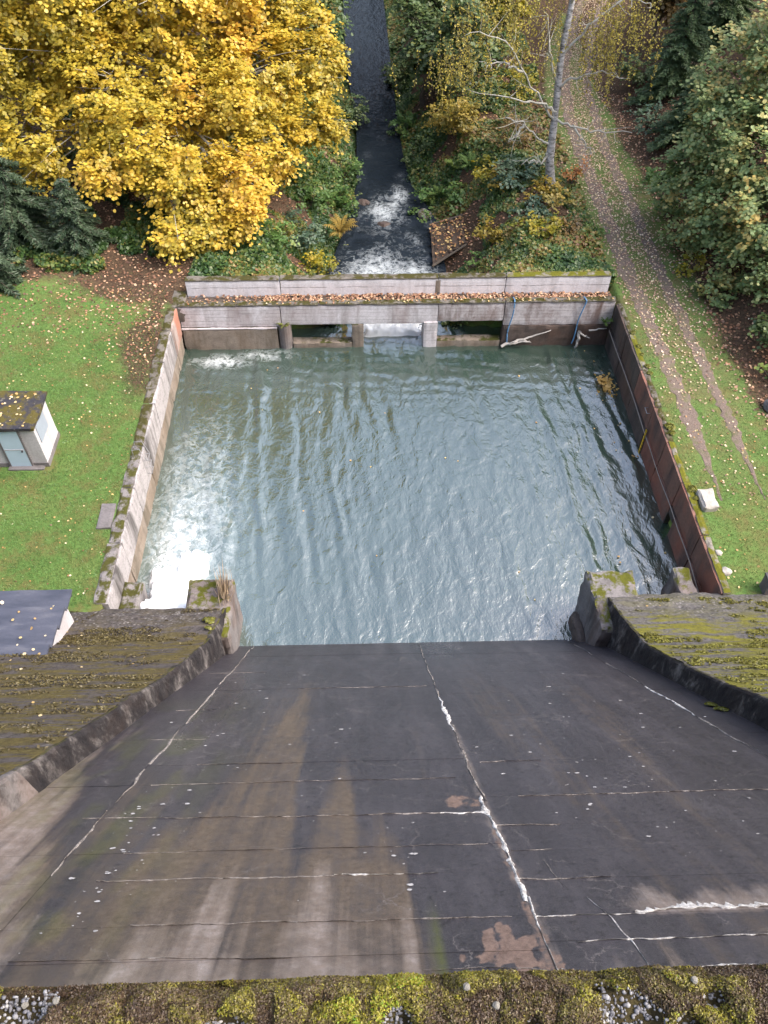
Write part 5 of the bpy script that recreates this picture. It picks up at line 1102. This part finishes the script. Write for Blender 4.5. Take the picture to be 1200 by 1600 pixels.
def floating():
    rg = np.random.default_rng(871); n = 46; x = np.concatenate([rg.uniform(-6, 13, 22), 12.2+rg.normal(0, .5, 24)]); y = np.concatenate([rg.uniform(17, 34, 22), rg.uniform(26, 34, 24)])
    V, F = leaf_vf(np.stack([np.minimum(x, 12.9), y, np.full(n, .035)], -1), np.tile([0, 0, 1.0], (n, 1)), .085, rg, 'pent', .1)
    tag(mk('floating_leaves', V, F, FM['litter'], None, {'tint': ('FACE', rg.uniform(.45, .9, n))}), 'few yellow leaves floating on the pool, most near the right wall', 'leaves', None, 'stuff')
floating()
# yellow moss cushions along the right wall coping
FM['cushion'] = foliage('cushion_moss', [(0.0, (.060, .065, .014)), (.5, (.13, .135, .018)), (1.0, (.24, .23, .03))], .15)
def moss_tuft(label, x, y, z, r, seed, nrm=(0, 0, 1), group=None):
    rg = np.random.default_rng(seed); n = int(260*(r/.15)); th = rg.uniform(0, 6.28, n); q = np.sqrt(rg.uniform(0, 1, n))
    q = q*(1+.45*vn(np.cos(th)*1.5+seed, np.sin(th)*1.5, 0, seed)); hgt = .42*r*np.sqrt(np.clip(1-(q*.8)**2, 0, 1))
    N = np.array(nrm, float); N /= np.linalg.norm(N); U = np.cross(N, [0, 1, .3]); U /= np.linalg.norm(U); W_ = np.cross(N, U)
    C = (r*q*np.cos(th))[:, None]*U+(r*q*np.sin(th))[:, None]*W_+hgt[:, None]*N
    V, F = leaf_vf(C, (q*np.cos(th))[:, None]*U*.8+(q*np.sin(th))[:, None]*W_*.8+N, r*.34, rg, 'pent', .45)
    o = mk('moss_cushion', V, F, FM['cushion'], None, {'tint': ('FACE', rg.uniform(0, 1, n))}); o.location = (x, y, z)
    return tag(o, label, 'moss', group)
def cushion_row():
    nm = ('second from the weir', 'fourth from the weir', 'fifth from the weir', 'third from the weir', 'nearest the weir', 'larger one just past the gauge', 'smaller one just past the gauge', 'level with the pale stone block', 'just nearer than the pale stone block')
    for i, (x, y, r) in enumerate(((13.46, 30.9, .14), (13.5, 29.4, .17), (13.5, 28.9, .13), (13.46, 30.3, .10), (13.44, 32.0, .12), (13.47, 25.3, .22), (13.48, 24.9, .15), (13.46, 21.6, .18), (13.48, 21.1, .13))):
        moss_tuft('yellow moss cushion on the right wall coping, '+nm[i], x, y, 2.65, r, 20+i, group='moss cushions on the right wall')
    moss_tuft('bright moss cushion on the left dam face beside the pier', -5.5, 15.35, 3.18, .20, 31, (0, .6, .8), 'moss cushions at the left pier')
    moss_tuft('small moss cushion on the left dam face next to the pier kerb', -5.42, 14.85, 3.48, .13, 32, (0, .6, .8), 'moss cushions at the left pier')
    for i, (x, y) in enumerate(((8.55, 9.0), (8.62, 8.7))):
        moss_tuft(('lower', 'upper')[i]+' of two green moss cushions at the foot of the right chute kerb', x, y, float(chute_z(y))+.01, .15, 33+i, (0, .77, .64), 'moss on the chute')
    # raised moss growing in bands on the two dam faces
    for (x0, x1, P, fmname, seed, n, lab) in ((-13, -5.2, LP, [(0.0, (.045, .036, .020)), (.5, (.095, .076, .034)), (1.0, (.135, .112, .042))], 41, 38000, 'brown olive moss film growing in bands on the left dam face'),
                                             (9.0, 15.5, RP, [(0.0, (.065, .060, .022)), (.5, (.155, .145, .028)), (1.0, (.27, .26, .04))], 43, 60000, 'yellow green moss growing in bands on the right dam face')):
        rg = np.random.default_rng(seed); x = rg.uniform(x0, x1, n); y = 5.5+rg.uniform(0, 1, n)**.8*10.7; z = face_z(y, P)
        m = fbm(x*.35, z*2.6, 0, 4, seed)+.5*fbm(x*2.5, y*2.5, 0, 3, seed+2)+.25*fbm(x*9, y*9, 0, 2, seed+4)-.25*sst(13.8, 15.2, y)
        ok = (m > .06) & ((x < xl(y)-.15) | (x > 0)); x, y, z, m = x[ok], y[ok], z[ok], m[ok]; n = len(x)
        hgt = .02+.05*np.clip(m, 0, .7); C = np.stack([x, y+.7*hgt, z+.75*hgt], -1)
        V, F = leaf_vf(C, np.tile([0, .7, .72], (n, 1)), .075, rg, 'leaf', .5)
        tag(mk('face_moss', V, F, foliage('face_moss_'+str(seed), fmname, .1), None, {'tint': ('FACE', np.clip(.35+.6*m+rg.normal(0, .2, n), 0, 1))}), lab, 'moss', None, 'stuff')
cushion_row()

# ------------------------------------------------------------------ mossy crest ledge right below the camera
led = thing('crest_ledge', 'mossy gravel strewn concrete ledge on the dam crest along the bottom edge', 'ledge', None, (0, .1, 25.2))
part('slab', *rough_box(-6, 6, -2.3, .30, 24.88, 25.19, .12, .012, .02, 901), M['slab_grey'], led)
def worley(x, y, sc, seed):
    x = np.asarray(x)*sc; y = np.asarray(y)*sc; ix, iy = np.floor(x), np.floor(y); best = np.full(x.shape, 9.0); cid = np.zeros(x.shape)
    for dx in (-1, 0, 1):
        for dy in (-1, 0, 1):
            cx, cy = ix+dx, iy+dy; z0 = np.zeros_like(cx)
            d = np.hypot(cx+.5+.62*_h(cx, cy, z0, seed)-x, cy+.5+.62*_h(cx, cy, z0, seed+1)-y); c = _h(cx, cy, z0, seed+2)
            cid = np.where(d < best, c, cid); best = np.minimum(best, d)
    return best, cid
def ledge_h(x, y):
    wx, wy = x+.035*fbm(x*13, y*13, 0, 3, 915), y+.035*fbm(x*13+5, y*13, 0, 3, 916)
    d, c = worley(wx, wy, 17, 911); d2, c2 = worley(wx, wy, 45, 921)
    b = .018+.030*np.sqrt(np.clip(1-d*d*1.3, 0, 1))*(.8+.35*c)+.008*np.sqrt(np.clip(1-d2*d2, 0, 1))
    bare = np.zeros_like(x)
    for cx, cy, rx, ry in ((-.67, .275, .055, .030), (-.62, .30, .02, .015), (-.275, .245, .05, .020), (.045, .235, .032, .035), (.30, .225, .02, .02), (.49, .245, .075, .045), (.45, .285, .03, .012), (.66, .265, .025, .02), (.60, .225, .03, .02), (1.1, .25, .1, .04), (-1.2, .25, .12, .04), (1.6, .2, .1, .06), (-1.7, .2, .1, .06)):
        bare = np.maximum(bare, np.exp(-(((x-cx)/rx)**2+((y-cy)/ry)**2)**1.0))
    bare = np.clip(bare*1.7+.5*fbm(x*14, y*14, 0, 3, 917)-.35, 0, 1)
    return 25.19+b*(1-.85*bare), bare
def ledge_cover():
    rg = np.random.default_rng(921); xs = lin(-2.4, 2.4, .012); ys = lin(-.3, .335, .012); X, Y = np.meshgrid(xs, ys, indexing='ij'); Z, bare = ledge_h(X, Y)
    rnd = sst(.335, .285, Y+.025*fbm(X*7, Y*0, 0, 3, 923)); Z = Z-.10*(1-rnd)
    t = NT('moss_ground'); c = t.ramp(t.noise(30, 5, .7), [(.3, (.020, .016, .010)), (.6, (.055, .045, .02)), (.8, (.09, .08, .03))]); t.bump(t.noise(90, 4, .7), .8, .01); m = t.fin(c, .95, .1)
    part('moss_bed', np.stack([X, Y, Z], -1).reshape(-1, 3), grid_faces(len(xs), len(ys)), m, led, None, True)
    # moss: little rosettes packed over the cushions
    n = 190000; x = rg.uniform(-2.3, 2.3, n)*np.where(rg.uniform(0, 1, n) < .8, .40, 1); y = rg.uniform(.12, .335, n); z, bare = ledge_h(x, y); ok = bare < .35+.2*rg.uniform(0, 1, n); x, y, z = x[ok], y[ok], z[ok]; n = len(x)
    edge = sst(.335, .285, y+.025*fbm(x*7, y*0, 0, 3, 923)); z = z-.10*(1-edge)
    wx, wy = x+.035*fbm(x*13, y*13, 0, 3, 915), y+.035*fbm(x*13+5, y*13, 0, 3, 916)
    d, c = worley(wx, wy, 17, 911); d2, c2 = worley(wx, wy, 45, 921); e = .004
    gx = (ledge_h(x+e, y)[0]-ledge_h(x-e, y)[0])/(2*e); gy = (ledge_h(x, y+e)[0]-ledge_h(x, y-e)[0])/(2*e)
    N = np.stack([-gx, -gy, np.ones(n)], -1); N /= np.linalg.norm(N, axis=1)[:, None]
    L = rg.uniform(-.001, .004, n); V, F = leaf_vf(np.stack([x, y, z], -1)+N*L[:, None], N, .0052, rg, 'leaf', .8)
    ti = np.clip(.31+.22*c+.12*c2+.45*fbm(x*5, y*5+3, 0, 3, 931)+rg.normal(0, .13, n), 0, 1)
    FMm = foliage('moss_rosettes', [(0.0, (.060, .038, .026)), (.22, (.11, .074, .040)), (.40, (.125, .105, .034)), (.55, (.19, .165, .028)), (.72, (.28, .25, .022)), (.86, (.20, .26, .02)), (1.0, (.095, .25, .016))], .2)
    tag(part('moss', V, F, FMm, led, {'tint': ('FACE', ti)}), kind='stuff')
    # gravel in the bare patches
    n = 26000; x = rg.uniform(-2.2, 2.2, n); y = rg.uniform(.08, .32, n); z, bare = ledge_h(x, y); ok = (bare > .42); x, y, z = x[ok], y[ok], z[ok]; n = len(x)
    ico = np.array([(0, 0, 1), (.89, 0, .45), (.28, .85, .45), (-.72, .53, .45), (-.72, -.53, .45), (.28, -.85, .45), (.72, .53, -.45), (-.28, .85, -.45), (-.89, 0, -.45), (-.28, -.85, -.45), (.72, -.53, -.45), (0, 0, -1)])
    fi = np.array([(0, 1, 2), (0, 2, 3), (0, 3, 4), (0, 4, 5), (0, 5, 1), (1, 6, 2), (2, 7, 3), (3, 8, 4), (4, 9, 5), (5, 10, 1), (2, 6, 7), (3, 7, 8), (4, 8, 9), (5, 9, 10), (1, 10, 6), (11, 7, 6), (11, 8, 7), (11, 9, 8), (11, 10, 9), (11, 6, 10)])
    r = .0022+.0036*rg.uniform(0, 1, n)**2; sq = rg.uniform(.6, 1.3, (n, 1, 3)); jit = rg.uniform(.8, 1.2, (n, 12, 1))
    V = (np.stack([x, y, z+r*.4], -1)[:, None]+r[:, None, None]*sq*jit*ico[None]).reshape(-1, 3); F = (fi[None]+12*np.arange(n)[:, None, None]).reshape(-1, 3)
    tm = NT('gravel'); col = tm.ramp(tm.attr('tint'), [(0.0, (.09, .09, .10)), (.4, (.14, .14, .155)), (.75, (.20, .20, .215)), (1.0, (.32, .31, .30))]); gm = tm.fin(col, .8, .3)
    tag(part('gravel', V, F, gm, led, {'tint': ('FACE', np.repeat(rg.uniform(0, 1, n), 20))}, True), kind='stuff')
ledge_cover()
M['pebble'] = plain('pale_pebble', (.16, .15, .13), .8, .2, 60)
for i, (x, y, r, lb) in enumerate(((.18, .325, .0070, 'round cream pebble near the ledge rim at centre right'), (.235, .262, .0070, 'cream ringed pebble left of the gravel patch on the ledge'), (.62, .292, .0070, 'elongated white pebble on the moss right of the gravel patch'), (-.67, .305, .0070, 'pale rounded pebble at the rim of the left gravel patch'), (-.60, .296, .0070, 'white pebble right of the left gravel patch'))):
    y = min(y, .292); z = float(ledge_h(np.array([x]), np.array([y]))[0][0])
    rock('pebble', lb, 'pebble', x, y, z+.008, r, 'pebble', 60+i, .7, 'pebbles on the ledge')
